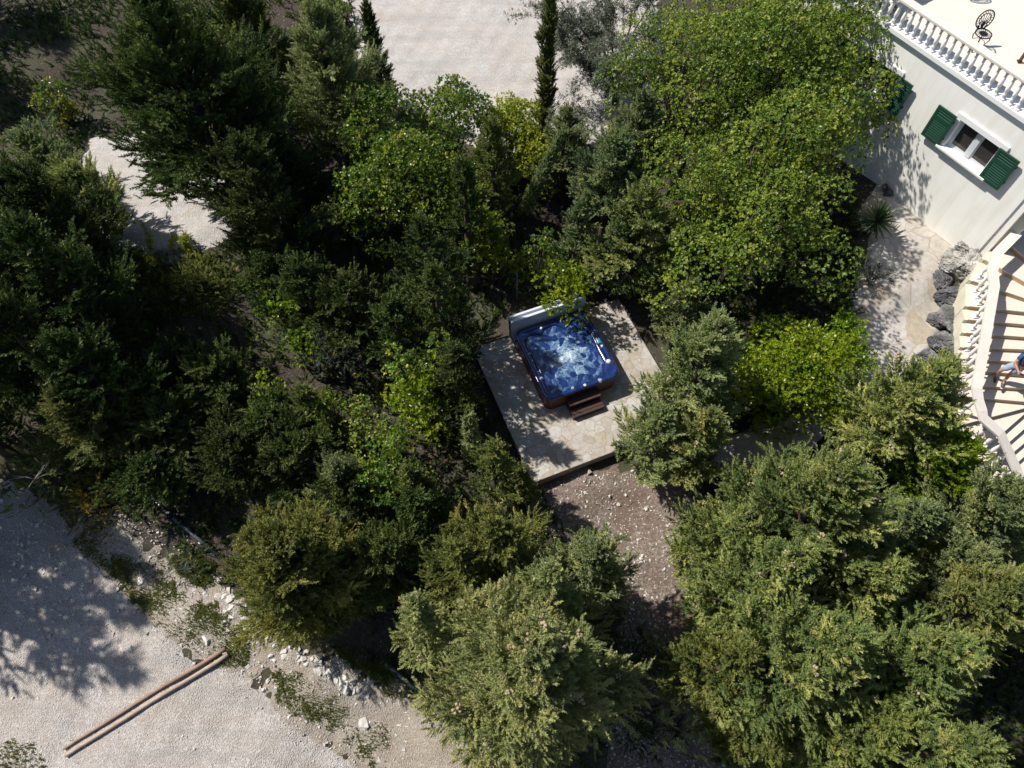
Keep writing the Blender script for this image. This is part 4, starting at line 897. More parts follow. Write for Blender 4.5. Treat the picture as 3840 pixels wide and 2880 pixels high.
cypress((720,1000), 3.2, .8, 'small grey green cypress left of the mid green leafy shrub', F_cypb, nb=50, fs=.28)
cypress((880,1010), 3.2, .6, 'lit slim cypress below the mid green leafy shrub', F_jun, nb=50, fs=.26)
shrub((590,640), 2.6, .62, 'bright low leafy shrub below the dark cypress at left', F_lime, n=7, shoot=.15)
shrub((690,860), 3.0, .5, 'fresh green shrub right of the lone lime sprout', F_arb, n=7, shoot=.14)
shrub((800,1030), 3.2, .6, 'fresh green shrub in the shade above the slim lit cypress', F_arb, n=7, shoot=.14)
shrub((640,720), 2.6, .45, 'fresh green shrub below the smaller gorse', F_lime, n=6, shoot=.14)
shrub((860,750), 4.0, .5, 'fresh green shrub in the shade above the bright lime one', F_arb, n=6, shoot=.14)
shrub((100,185), 2.6, .6, 'blue green leafy shrub at the far left of the tallest cypress', F_arb, n=8, shoot=.15, tb=.7)
shrub((500,20), 3.4, 1.0, 'green leafy shrub behind the tallest cypress at the top edge', F_arb, n=9)
shrub((700,15), 2.0, .7, 'leafy shrub in shade at the top edge left of the gravel yard', F_arb, n=6)
# yellow reeds, scrub and weeds
def reeds(c, n, h, label, group=None):
    p = GV(*c); rng = rng_(); og = np.zeros((n * 14, 3)); dd = []
    for i in range(n):
        b = rng.normal(0, .25, 3) * (1, 1, 0); ln_ = rng.normal(0, .25, 2)
        for k in range(14): t = .35 + .65 * k / 14; og[i * 14 + k] = b + np.array([ln_[0] * t, ln_[1] * t, t]) * h * (1 - .2 * (i % 3))
    dd = rng.normal(0, .8, (len(og), 3)) + UP * .6
    Vv, T = stamp(ROL, og, dd, .24 * rng.uniform(.7, 1.2, len(og)), rng, rng.normal(.65, .15, len(og)))
    return plant('reed_clump', p, label, 'reeds', group, (Vv, T), F_yel)
reeds((345,560), 5, 1.0, 'yellow green reeds at the end of the gravel track', 'yellow reeds by the gravel track')
reeds((410,545), 4, .8, 'second clump of yellow reeds right of the gravel track end', 'yellow reeds by the gravel track')
reeds((170,270), 5, 1.0, 'yellow reeds above the start of the gravel track', 'yellow reeds by the gravel track')
shrub((70,1000), 1.6, 1.0, 'scrubby juniper mixed with dead twigs above the gravel drive', F_jun, FR, .3, .5, 9, 'scrub_bush')
shrub((190,1075), .6, .8, 'brownish low heath beside the upper end of the gravel drive', F_dry, FRT, .26, .55, 8, 'heath_bush', tb=.35)
shrub((430,600), 1.1, .8, 'low green scrub below the second clump of reeds', F_grass, FRT, .26, .6, 7, 'low_scrub')
shrub((310,640), 1.0, .6, 'low green scrub beside the white rocks in the sunlit clearing', F_grass, FRT, .26, .6, 6, 'low_scrub')
shrub((390,1215), -.2, .55, 'grey green low bush on the bank beside the drive', F_gorse, FRT, .26, .6, 6, 'low_scrub')
shrub((660,1290), .2, .4, 'grey tuft on the bank right of the round juniper', F_gorse, FRT, .24, .6, 5, 'low_scrub')
# dead branches
def dead(c, z, L, label, n=7):
    p = V(*c, z); rng = rng_(); m = MB()
    for i in range(n):
        d = unit(rng.normal(0, 1, 3) * (1, 1, .4)); q = [d * L * t + rng.normal(0, .06, 3) * L * t for t in (0, .4, .7, 1)]; m.tube(q, [.016, .012, .008, .003], 5)
        for k in range(3): b = q[1 + k % 2]; m.tube([b, b + (d + rng.normal(0, .6, 3)) * L * .3], [.007, .002], 4)
    o = m.build('dead_branch', M_dead); o.location = Vector(p); return tag(o, label, 'branch')
dead((75,1035), 1.5, .6, 'bleached dead branch lying over the scrub at the left edge', 5)
dead((360,965), 1.6, .4, 'spiky dead twig in the dark shade above the grey pole', 4)
# yucca
p = V(1893, 478, 2.5); rng = rng_(); m = MB(); L_ = []
for i in range(110):
    a = i * 2.39996; el = R_(-35 + 115 * (i / 110) ** .9); L = rng.uniform(.62, .85); d = np.array([math.cos(a) * math.cos(el), math.sin(a) * math.cos(el), math.sin(el)]); sd = np.array([-math.sin(a), math.cos(a), 0]) * .028; ddn = np.array([0, 0, -.10 * L * math.cos(el)])
    L_ += [[d * .05 - sd, d * .05 + sd, d * L * .55 + sd * 1.1, d * L * .55 - sd * 1.1], [d * L * .55 - sd * 1.1, d * L * .55 + sd * 1.1, d * L + ddn + sd * .04, d * L + ddn - sd * .04]]
F_yuc = foliage('yucca_leaf', [(0, (.03, .05, .02)), (.6, (.06, .085, .03)), (1, (.11, .12, .06))], .4, .1, .5)
hz = p[2] - float(hgt(p[0], p[1]))
plant('yucca', (p[0], p[1], p[2] - hz), 'spiky yucca rosette at the edge of the oak beside the stone path', 'yucca', None, (np.array(L_) + UP * hz, np.repeat(np.clip(rng.normal(.5, .2, 110), 0, 1), 2)), F_yuc, MB().tube([(0, 0, -.1), (.02, 0, hz * .6), (0, 0, hz)], [.09, .07, .06], 8).mesh('trunk', M_bark))
# ---------------------------------------------------------------- rocks, stones, poles
def rock_mesh(seed, mat, sub=3, rough=.28):
    bm = bmesh.new(); bmesh.ops.create_icosphere(bm, subdivisions=sub, radius=1.0); r = np.random.default_rng(seed)
    pl = [(unit(r.normal(0, 1, 3)), r.uniform(.45, .8)) for _ in range(14)]
    for v in bm.verts:
        c = np.array(v.co)
        for n_, d_ in pl:
            t = c @ n_
            if t > d_: c = c - n_ * (t - d_)
        c *= 1 + rough * .2 * math.sin(5 * c[0] + seed) * math.sin(6 * c[1] + 2 * c[2]); v.co = c
    me = bpy.data.meshes.new('rock'); bm.to_mesh(me); bm.free(); me.materials.append(mat); return me
RK = [rock_mesh(i, M_rock, 4) for i in range(6)]
def c7(x, y): return x * .5787, 1920 + y * .5787
ROW = [(1265,495,.17),(1335,530,.2),(1390,590,.17),(1355,632,.14),(1390,650,.13),(1465,650,.16),(1510,680,.2),(1465,708,.2),(1540,735,.18),(1590,765,.16),(1560,760,.15),(1620,835,.17),(1625,735,.12),(1790,865,.18),(1755,930,.22),(1775,958,.14),(1840,940,.2),(1850,905,.14),(1835,990,.14),(1430,615,.12),(1500,740,.14)]
BANK = [(1610,1000,.2),(1575,1030,.12),(1655,1045,.16),(1690,1070,.12),(1735,1095,.2),(1790,1140,.12),(890,560,.22),(950,570,.2),(1175,630,.16),(2055,1050,.12),(2110,1080,.15),(2085,1235,.12),(2060,1035,.12),(1985,1040,.13),(1810,1550,.12),(640,850,.2),(515,900,.2),(480,210,.16),(910,310,.16),(345,110,.16),(70,385,.18),(600,765,.16),(575,880,.14),(205,600,.2),(150,690,.12),(2090,1100,.12),(2030,1290,.14),(1230,800,.16),(1965,1225,.12),(990,870,.12)]
kk = 0
def crag_mesh(seed, mat):
    bm = bmesh.new(); bmesh.ops.create_icosphere(bm, subdivisions=5, radius=1.0); r = np.random.default_rng(seed)
    pl = [(unit(r.normal(0, 1, 3) * (1, 1, .8)), r.uniform(.5, .9)) for _ in range(16)]
    from mathutils import noise as mn
    off = Vector(r.uniform(0, 50, 3))
    for v in bm.verts:
        c = np.array(v.co)
        for n_, d_ in pl:
            t = c @ n_
            if t > d_: c = c - n_ * (t - d_) * .9
        q = Vector(c); k = 1 + .10 * mn.noise(q * 2.2 + off) + .07 * mn.noise(q * 6 + off) - .16 * max(0, .16 - abs(mn.noise(Vector((q.x * 1.3, q.y * 1.3, q.z * 4)) + off))) / .16 + .06 * mn.noise(q * 12 + off) - .12 * max(0, .12 - abs(mn.noise(Vector((q.x * 2.6, q.y * 2.6, q.z * 7)) + off))) / .12
        v.co = q * k
    me = bpy.data.meshes.new('rock'); bm.to_mesh(me); bm.free(); me.materials.append(mat); return me
def rock(u, v, r_, label, group=None, mat=None, name='limestone_rock'):
    global kk
    p = G(u, v); o = obj(name, RK[kk % 6] if mat is None else crag_mesh(kk + 77, mat)); kk += 1
    g = random.Random(kk); o.location = (p[0], p[1], p[2] + r_ * (.3 if mat else .16)); o.rotation_euler = (g.uniform(-.4, .4), g.uniform(-.4, .4), g.uniform(0, 6)); o.scale = (r_ * g.uniform(.9, 1.25), r_ * g.uniform(.75, 1.0), r_ * g.uniform(.55, .8))
    return tag(o, label, 'rock', group)
for x, y, r_ in ROW: rock(*c7(x, y), r_ * .66, 'small white limestone rock in the loose row below the round juniper', 'white rocks in the row along the bank')
for x, y, r_ in BANK: rock(*c7(x, y), r_ * .48, 'small white stone lying loose on the bank or gravel of the drive', 'loose white stones beside the drive')
rr_ = random.Random(5)
RL = [(480,1285),(545,1335),(610,1385),(680,1435),(745,1475),(800,1510)]
for i in range(75):
    t = i / 74 * 4.999; k = int(t); f = t - k; x = RL[k][0] * (1 - f) + RL[k + 1][0] * f + rr_.uniform(-16, 16); y = RL[k][1] * (1 - f) + RL[k + 1][1] * f + rr_.uniform(-12, 12)
    rock(x * 1.736, y * 1.736, rr_.uniform(.05, .15), 'small white limestone rock in the loose row below the round juniper', 'white rocks in the row along the bank')
rock(*c7(1652,785), .22, 'largest white boulder in the loose row below the round juniper')
rock(*c7(1658,855), .16, 'squarish white boulder directly below the largest one in the row')
rock(*c7(1345,820), .17, 'broad white stone among weeds left of the rock row')
rock(*c7(925,450), .18, 'flat grey white stone among yellow flowers on the bank')
rock(1280 + 150*.5787, 1920 + 1380*.5787, .23, 'big white boulder at the bottom edge of the bank')
rock(1280 + 30*.5787, 1920 + 1150*.5787, .16, 'white rock at the mouth of the small gully on the bank')
for q, lb in (((348,648), 'white rock in the sunlit clearing, left of three'), ((372,645), 'white rock in the sunlit clearing, middle of three'), ((395,650), 'white rock in the sunlit clearing, right of three')): rock(q[0]*1.736, q[1]*1.736, .14, lb)
for (x, y, r_, lb) in [(1600,1055,.42,'pale boulder at the foot of the white path edge'),(1635,1060,.28,'smaller boulder right of the pale one at the path edge')]: rock(x*1.736, y*1.736, r_, lb)
# outcrop between path and stair
OUT = [(2062,705,.62,'dark flat outcrop rock in the middle of the group by the stair'),(2045,650,.5,'dark cracked rock just above the flat one by the stair'),(2082,585,.6,'light grey layered rock below the house corner'),(2050,570,.5,'pale rounded rock left of the layered one at the house corner'),(2115,545,.5,'pitted white rock at the foot of the house corner'),(2075,548,.45,'pale rock against the house wall beside the path'),(2042,745,.5,'round grey rock at the lower end of the outcrop'),(2072,760,.5,'shaded blue grey rock beneath the stair wall'),(2080,635,.42,'dark rock wedged under the yellow stair wall'),(1998,775,.36,'low dark rock at the edge of the path below the outcrop'),(2030,610,.34,'small grey rock on the path side of the layered one'),(2022,700,.34,'low dark rock on the path side of the flat one'),(2078,680,.4,'dark rock between the flat one and the stair wall'),(2022,745,.3,'small dark rock left of the round grey one')]
for (x, y, r_, lb) in OUT: o = rock(x*1.736, y*1.736, r_ * 1.15, lb, None, M_rocklight if y < 600 else M_rockgrey, 'outcrop_rock')
rock(1945*1.736, 418*1.736, .22, 'rounded white boulder against the house wall beside the yucca'); rock(1915*1.736, 415*1.736, .26, 'grey boulder behind the yucca at the house wall', None, M_rockgrey)
# two poles across the drive
pA, pB = [G(*c7(*q)) for q in ((440,1585), (1490,925))]; qA, qB = [G(*c7(*q)) for q in ((425,1540), (1470,885))]
def pole(a, b, r0, r1, mat, label, lift=1.0, wobv=.012):
    gz = lambda q: np.array([q[0], q[1], max(float(hgt(q[0] + dx, q[1] + dy)) for dx in (-.05, .05) for dy in (-.05, .05)) + .05])
    pts = [gz(a + (b - a) * t) + np.array([0, 0, .02 + r0 * lift]) + np.array([wobv * math.sin(5 * t + r0 * 90), wobv * math.cos(4 * t), 0]) for t in np.linspace(0, 1, 14)]
    return tag(MB().tube(pts, list(np.linspace(r0, r1, 14)), 12).build('timber_pole', mat), label, 'pole')
pole(pA, pB, .05, .058, M_log, 'pale straight timber pole lying along the lower side across the gravel drive')
pole(qA, qB, .036, .06, M_logdark, 'browner timber pole lying just behind the pale one across the gravel drive')
rng = rng_()
pgm = MB()
for t in (.47, .97): q = pA + (pB - pA) * t + (qA - pA) * .35; pgm.box(q + (0, 0, .02), np.array([.10, .05, 0]), np.array([-.015, .03, 0]), UP * .12)
tag(pgm.build('wooden_peg', M_log), 'short pale wooden pegs between the two poles on the drive', 'peg')
gp = [G(400, 1730), G(560, 1860), G(700, 1985), G(825, 2085)]
tag(MB().tube([p + (0, 0, .12) for p in gp], .06, 10).build('grey_pole', M_steel), 'long grey pole lying on the bank left of the round juniper', 'pole')
gp = [G(1450, 2490), G(1580, 2600)]
tag(MB().tube([p + (0, 0, .15) for p in gp], .06, 10).build('grey_pole', M_steel), 'end of a grey pole poking out left of the big pale cypress', 'pole')
# ---------------------------------------------------------------- ground cover (uncountable)
def scatter(poly, n, rng, edge=0.0):
    poly = np.array(poly); lo_ = poly[:, :2].min(0); hi_ = poly[:, :2].max(0); x = rng.uniform(lo_[0], hi_[0], n); y = rng.uniform(lo_[1], hi_[1], n); k = sdist(x, y, poly) + .25 * wob(x, y) > edge
    return np.stack([x[k], y[k], hgt(x[k], y[k])], 1)
TET = []
for s in range(6):
    r = np.random.default_rng(300 + s); q = unit(r.normal(0, 1, (6, 3))) * r.uniform(.7, 1.1, (6, 1)) * (1, .8, .55)
    bm = bmesh.new()
    for v_ in q: bm.verts.new(v_)
    bmesh.ops.convex_hull(bm, input=bm.verts); bmesh.ops.triangulate(bm, faces=bm.faces); bm.verts.index_update(); TET.append(np.array([[tuple(v_.co) for v_ in f.verts] for f in bm.faces])); bm.free()
def pebbles(name, pts, size, mat, rng):
    sz = size * rng.lognormal(0, .45, len(pts)); d = rng.normal(0, 1, (len(pts), 3)) * (1, 1, .25)
    Vv, T = stamp(TET, pts + UP * (.03 + .2 * sz)[:, None], d, sz, rng, np.full(len(pts), .5)); return tag(obj(name, soup(name, Vv, mat, T)), kind='stuff')
DR = [GV(*q) for q in [(-60,1050),(60,1040),(150,1130),(250,1200),(370,1330),(420,1420),(520,1440),(640,1560),(740,1620),(860,1720),(-60,1720)]]
rng = rng_()
pebbles('drive_stones', scatter(DR, 9000, rng), .026, M_rock, rng)
pebbles('drive_rubble', scatter([GV(*q) for q in [(-20,1060),(120,1130),(330,1340),(300,1430),(150,1420),(-20,1330)]], 1300, rng), .055, M_rock, rng)
SL = [GV(*q) for q in [(1150,1060),(1330,1010),(1480,1030),(1540,1120),(1600,1330),(1560,1480),(1800,1700),(1300,1700),(1330,1400),(1340,1250),(1200,1180)]]
pebbles('slope_stones', scatter(SL, 8000, rng), .034, M_rock, rng)
BK = [GV(*q) for q in [(120,1050),(260,1060),(420,1170),(520,1330),(760,1430),(900,1500),(920,1700),(740,1640),(640,1580),(520,1450),(420,1430),(330,1340),(200,1210)]]
pebbles('bank_stones', scatter(BK, 7000, rng), .036, M_rock, rng)
def cover(name, pts, size, mat, rng, tm=FRT, up=1.0):
    d = rng.normal(0, .55, (len(pts), 3)) + UP * up
    Vv, T = stamp(tm, pts, d, size * rng.uniform(.5, 1.3, len(pts)), rng, np.clip(rng.normal(.45, .2, len(pts)), 0, 1)); return tag(obj(name, soup(name, Vv, mat, T)), kind='stuff')
WD = [[(150,1160),(230,1220),(330,1330),(420,1420),(480,1440),(440,1380),(330,1270),(230,1180)],[(540,1450),(640,1530),(740,1610),(860,1710),(900,1700),(760,1590),(640,1500)],[(120,1060),(200,1080),(260,1180),(330,1220),(300,1260),(200,1190)],[(240,1200),(330,1210),(420,1290),(400,1330),(300,1300)],[(370,1290),(450,1300),(540,1390),(530,1440),(430,1410)],[(560,1430),(620,1440),(760,1530),(840,1600),(800,1640),(700,1570),(590,1490)],[(400,1180),(470,1230),(450,1270),(370,1220)],[(730,1400),(860,1430),(900,1500),(840,1510)]]
pt = np.concatenate([scatter([GV(*q) for q in pg], 16000, rng) for pg in WD]); pt = pt[np.sin(pt[:, 0] * 2.9 + 1) * np.sin(pt[:, 1] * 3.3) + rng.normal(0, .5, len(pt)) > -.1]
cover('bank_weeds', pt, .12, F_grass, rng, FR)
cover('clearing_weeds', scatter([GV(*q) for q in [(290,560),(470,540),(520,620),(480,680),(290,690)]], 3500, rng), .18, F_grass, rng, FR)
cover('corner_weeds', scatter([GV(*q) for q in [(-30,1590),(60,1610),(110,1700),(-30,1720)]], 2500, rng), .13, F_grass, rng, FR)
UG = [GV(*q) for q in [(-60,20),(780,-60),(760,140),(850,240),(1050,340),(1280,330),(1420,500),(1440,640),(1330,620),(1110,660),(1010,760),(1150,1060),(1340,1250),(1330,1400),(1300,1700),(940,1560),(560,1310),(300,1130),(-60,980)]]
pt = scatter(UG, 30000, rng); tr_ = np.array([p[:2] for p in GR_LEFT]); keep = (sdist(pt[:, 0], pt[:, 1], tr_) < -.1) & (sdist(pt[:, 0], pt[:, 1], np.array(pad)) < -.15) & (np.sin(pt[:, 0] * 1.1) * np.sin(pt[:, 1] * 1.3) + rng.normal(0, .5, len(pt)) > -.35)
cover('undergrowth', pt[keep], .42, F_shaded, rng, FR)
UG2 = [GV(*q) for q in [(1420,440),(1860,430),(1840,640),(1860,790),(1760,900),(1560,940),(1470,800),(1430,680)]]
cover('oak_undergrowth', scatter(UG2, 5000, rng), .38, F_shaded, rng, FR)
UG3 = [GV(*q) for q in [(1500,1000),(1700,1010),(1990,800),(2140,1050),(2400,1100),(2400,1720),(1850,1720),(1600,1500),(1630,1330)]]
cover('stand_undergrowth', scatter(UG3, 9000, rng), .4, F_shaded, rng, FR)
# twigs and fallen leaves on the bare slope and under the trees
def litter(name, pts, mat, rng, size=.05):
    d = rng.normal(0, 1, (len(pts), 3)) * (1, 1, .2); Vv, T = stamp(ROL[:3], pts + UP * .02, d, size * rng.uniform(.6, 1.6, len(pts)), rng, rng.normal(.4, .2, len(pts))); return tag(obj(name, soup(name, Vv, mat, T)), kind='stuff')
litter('fallen_leaves', scatter(SL, 2200, rng), F_dry, rng)
pt = scatter(SL, 900, rng); tw = MB()
for q in pt[:160]:
    a = rng.uniform(0, 6.28); L = rng.uniform(.1, .35); tw.tube([q + (0, 0, .03), q + (L * math.cos(a), L * math.sin(a), .04)], .006, 4)
tag(tw.build('fallen_twigs', M_dead), kind='stuff')
# ---------------------------------------------------------------- things behind the patio
hp = GV(1330, 632); hz_ = hp[2]
e = empty('coiled_hose', P(2365, 1090, 1.0) * (1, 1, 0) + UP * hz_, 'pale grey garden hose hung in a coil on a thin stake behind the patio', 'hose')
hc = P(2343, 1066, .95); M_hose = plain('grey_hose', (.36, .37, .33), .5, .1); M_hosey = plain('yellow_hose', (.5, .42, .02), .5, .1)
upv = unit(P(2360, 1035, 1.3) - P(2330, 1100, .6)); sdv = unit(np.cross(upv, np.array([.2, 1, .25])))
for i, (r1, r2, off) in enumerate([(.22, .40, 0), (.19, .36, .03), (.24, .38, -.03), (.16, .33, .05)]):
    MB().tube([hc + upv * r2 * math.sin(t) + sdv * r1 * math.cos(t) + np.array([off, off * .5, 0]) for t in np.linspace(0, 2 * math.pi, 40)], .011, 6, False).build('hose_loop', M_hose, e)
MB().tube([hc + upv * .27 * math.sin(t) + sdv * .14 * math.cos(t) for t in np.linspace(1.8, 4, 16)], .011, 6).build('hose_loop', M_hosey, e)
MB().tube([P(2312, 1140, .0) - UP * .3, P(2318, 1090, .45), P(2335, 1015, 1.35)], .014, 6).build('stake', M_steel, e)
e = empty('spade', P(2330, 1010, 0) * (1, 1, 0) + UP * hz_, 'rusty spade standing blade up behind the coiled hose', 'spade')
b0 = P(2334, 1013, 1.35); b1 = P(2352, 985, 1.62); M_rust = plain('rusty_steel', (.2, .065, .025), .8, .3, 14)
sv = np.array([.11, .03, 0]); m = MB(); m.box(b0 - sv * .5, sv, b1 - b0, np.array([0, -.012, .006])); m.build('blade', M_rust, e, .004)
MB().tube([P(2326, 1060, .3), b0], .014, 6).build('handle', M_dead, e)
e = empty('junction_box', P(2315, 1038, .5) * (1, 1, 0) + UP * hz_, 'small pale plastic box on a post behind the patio', 'box')
bc = P(2313, 1040, .55); m = MB(); m.box(bc + (-.1, -.06, -.12), (.2, 0, 0), (0, .1, 0), (0, 0, .24)); m.build('casing', plain('pale_plastic', (.5, .52, .55), .5), e, .012)
m = MB(); m.box(bc + (-.105, -.075, .121), (.21, 0, 0), (0, .13, 0), (0, 0, .02)); m.build('lid', M_cover, e, .006)
MB().tube([bc + (0, 0, -.9), bc + (0, 0, -.12)], .02, 6).build('post', M_steel, e)
lp = P(2287, 1103, .2); e = empty('garden_lamp', (lp[0], lp[1], hz_), 'small dark round garden lamp behind the patio', 'lamp')
m = MB(); m.lathe(lp * (1, 1, 0) + UP * .2, [(.001, -.09), (.05, -.08), (.085, -.03), (.09, .01), (.07, .06), (.03, .088), (.001, .092)], 14, False); m.build('globe', plain('dark_glass', (.03, .035, .05), .06, .1), e)
MB().tube([lp * (1, 1, 0) + UP * hz_, lp * (1, 1, 0) + UP * .12], .02, 8).build('stem', M_black, e)
mp_ = V(1117, 600, 1.2); tag(MB().tube([mp_ * (1, 1, 0) + UP * -.3, mp_ * (1, 1, 0) + UP * 1.5], .025, 8).build('stake', M_steel), 'thin dark stake standing left of the folded tub cover', 'stake')
# blue grey pipe along the outcrop
pp = [G(3636, 1165), G(3620, 1200), G(3612, 1250), G(3604, 1300)]
tag(MB().tube([p + (0, 0, .25) for p in pp], .016, 6).build('water_pipe', plain('blue_grey_pipe', (.12, .15, .2), .4)), 'thin blue grey pipe running down between the outcrop and the stair wall', 'pipe')
# ---------------------------------------------------------------- person on the stair
def skin(name, chain, mat, parent, sub=2):
    """chain: dict name -> (point, radius, parent name or None)"""
    ks = list(chain); idx = {k: i for i, k in enumerate(ks)}
    me = bpy.data.meshes.new(name); me.from_pydata([tuple(map(float, chain[k][0])) for k in ks], [(idx[k], idx[chain[k][2]]) for k in ks if chain[k][2]], [])
    o = obj(name, me, parent); m = o.modifiers.new('skin', 'SKIN'); m.use_smooth_shade = True
    for k, sv_ in zip(ks, me.skin_vertices[0].data):
        r = chain[k][1]; sv_.radius = (r, r) if not isinstance(r, tuple) else r; sv_.use_root = chain[k][2] is None
    s = o.modifiers.new('subdivision', 'SUBSURF'); s.levels = sub; s.render_levels = sub
    me.materials.append(mat); return o
F = Z0 - RISE * 9
M_skin = plain('skin', (.42, .22, .15), .5, .08, 12); M_shirt = plain('navy_shirt', (.025, .07, .19), .85, .15, 9, .2); M_short = plain('pale_denim', (.26, .33, .44), .85, .15, 8, .2)
M_shoe = plain('grey_trainer', (.08, .075, .075), .7, .35, 30); M_sole = plain('pale_sole', (.55, .52, .48), .7); M_hair = plain('brown_hair', (.05, .03, .02), .7, .2, 30)
ra, la = P(3736, 1413, F + .09), P(3764, 1432, F + .09); rk, lk = P(3754, 1388, F + .5), P(3793, 1398, F + .5)
rh, lh = P(3812, 1364, F + .9), P(3832, 1381, F + .9); pel = (rh + lh) / 2 + UP * .04
fwd = np.array([-.42, -.9, 0]); fwd /= np.linalg.norm(fwd); rgt = np.array([fwd[1], -fwd[0], 0]); rgt = rgt if rgt[0] < 0 else -rgt
chest = pel + UP * .36 + fwd * .03; neck = chest + UP * .16; rs = chest + rgt * .19 + UP * .09; ls = chest - rgt * .19 + UP * .09
rhand, lhand = chest + fwd * .34 + rgt * .08 - UP * .22, chest + fwd * .34 - rgt * .09 - UP * .22
def elbow(s, h, out):
    mid = (s + h) / 2; d = np.linalg.norm(h - s) / 2; k = math.sqrt(max(.0, .28 ** 2 - d * d)); return mid + unit(out * .7 - UP * .7 - fwd * .3) * k
re_, le_ = elbow(rs, rhand, rgt), elbow(ls, lhand, -rgt)
head = neck + UP * .20 + fwd * .03
man = empty('person', (*pel[:2], F), 'person in a navy t-shirt and pale denim shorts coming down the stair with a controller', 'person')
B = {'pelvis': (pel, .125, None), 'belly': (pel + UP * .18 + fwd * .03, .125, 'pelvis'), 'chest': (chest, .135, 'belly'), 'throat': (neck, .062, 'chest'), 'jaw': (head - UP * .07 + fwd * .01, .072, 'throat'), 'skull': (head + UP * .035, .092, 'jaw'), 'crown': (head + UP * .11, .06, 'skull'), 'nose': (head + fwd * .10 - UP * .015, .014, 'skull'),
     'rs': (rs, .062, 'chest'), 're': (re_, .045, 'rs'), 'rf': (re_ * .45 + rhand * .55, .038, 're'), 'rw': (re_ * .12 + rhand * .88, .027, 'rf'), 'rp': (rhand, .03, 'rw'),
     'ls': (ls, .062, 'chest'), 'le': (le_, .045, 'ls'), 'lf': (le_ * .45 + lhand * .55, .038, 'le'), 'lw': (le_ * .12 + lhand * .88, .027, 'lf'), 'lp': (lhand, .03, 'lw')}
for sd, h, hip, kn, an, sg in (('r', rhand, rh, rk, ra, 1), ('l', lhand, lh, lk, la, -1)):
    B[sd + 'hip'] = (hip - UP * .02, .10, 'pelvis'); B[sd + 'thigh'] = ((hip + kn) / 2, .082, sd + 'hip'); B[sd + 'knee'] = (kn, .058, sd + 'thigh'); B[sd + 'calf'] = (kn * .6 + an * .4 - fwd * .02, .056, sd + 'knee'); B[sd + 'ank'] = (an, .036, sd + 'calf'); B[sd + 'toe'] = (an + fwd * .15 - UP * .05, .03, sd + 'ank')
    inw = -rgt * sg
    for i in range(4):
        off = UP * (.03 - .02 * i); b = h + fwd * .035 + off * .9; L = (.075, .085, .08, .06)[i]
        B[f'{sd}f{i}a'] = (b, .0095, sd + 'p'); B[f'{sd}f{i}b'] = (b + fwd * L * .5 + inw * L * .15, .0088, f'{sd}f{i}a'); B[f'{sd}f{i}c'] = (b + fwd * L * .62 + inw * L * .62, .0078, f'{sd}f{i}b')
    B[sd + 't1'] = (h + UP * .04 + inw * .01, .011, sd + 'p'); B[sd + 't2'] = (h + UP * .055 + inw * .045 + fwd * .03, .0095, sd + 't1')
skin('body', B, M_skin, man)
C_ = {'belly': (pel + UP * .06, .142, None), 'mid': (pel + UP * .2 + fwd * .03, .142, 'belly'), 'chest': (chest, .152, 'mid'), 'collar': (neck - UP * .03, .085, 'chest'), 'rs': (rs, .082, 'chest'), 're': (rs * .42 + re_ * .58, .07, 'rs'), 'ls': (ls, .082, 'chest'), 'le': (ls * .42 + le_ * .58, .07, 'ls')}
skin('t_shirt', C_, M_shirt, man)
D_ = {'waist': (pel + UP * .05, .138, None), 'seat': (pel - UP * .04, .14, 'waist')}
for sd, hip, kn in (('r', rh, rk), ('l', lh, lk)): D_[sd + 'a'] = (hip - UP * .03, .115, 'seat'); D_[sd + 'b'] = ((hip + kn) / 2, .105, sd + 'a'); D_[sd + 'c'] = (kn * .92 + hip * .08, .095, sd + 'b')
skin('shorts', D_, M_short, man)
for an in (ra, la):
    s_ = skin('shoe', {'heel': (an - UP * .03 - fwd * .03, .05, None), 'mid': (an - UP * .035 + fwd * .07, .05, 'heel'), 'toe': (an - UP * .05 + fwd * .19, .038, 'mid'), 'top': (an + UP * .03, .045, 'heel')}, M_shoe, man)
    m = MB(); r_ = [an + fwd * (.07 + .155 * math.cos(t)) + rgt * (.048 * math.sin(t)) for t in np.linspace(0, 6.283, 17)[:-1]]
    m.loft([[(*q[:2], F + .003) for q in r_], [(*q[:2], F + .03) for q in r_]]); m.build('sole', M_sole, s_)
H_ = MB(); H_.lathe(head + UP * .04 - fwd * .012, [(.094, -.02), (.102, .02), (.092, .065), (.05, .105), (.002, .115)], 16); H_.build('hair', M_hair, man)
for sg in (1, -1): MB().lathe(head + fwd * .083 + rgt * .032 * sg + UP * .018, [(.001, -.011), (.011, 0), (.001, .011)], 8, False).build('eye', M_black, man); MB().lathe(head + rgt * .092 * sg, [(.001, -.03), (.014, -.01), (.016, .015), (.001, .03)], 8, False).build('ear', M_skin, man)
rc = empty('remote_controller', (rhand + lhand) / 2 + fwd * .04, 'dark drone remote controller held in both hands by the person on the stair', 'controller')
m = MB(); c_ = (rhand + lhand) / 2 + fwd * .045; m.box(c_ - rgt * .085 - UP * .03 - fwd * .03, rgt * .17, fwd * .06, UP * .05); m.build('casing', M_black, rc, .012)
for sg in (1, -1): MB().tube([c_ + rgt * .05 * sg + UP * .02, c_ + rgt * .05 * sg + UP * .045], .006, 6).build('stick', M_steel, rc)
m = MB(); m.box(c_ - rgt * .07 - UP * .01 + fwd * .032, rgt * .14, fwd * .012, UP * .075); m.build('phone', M_steel, rc, .004)
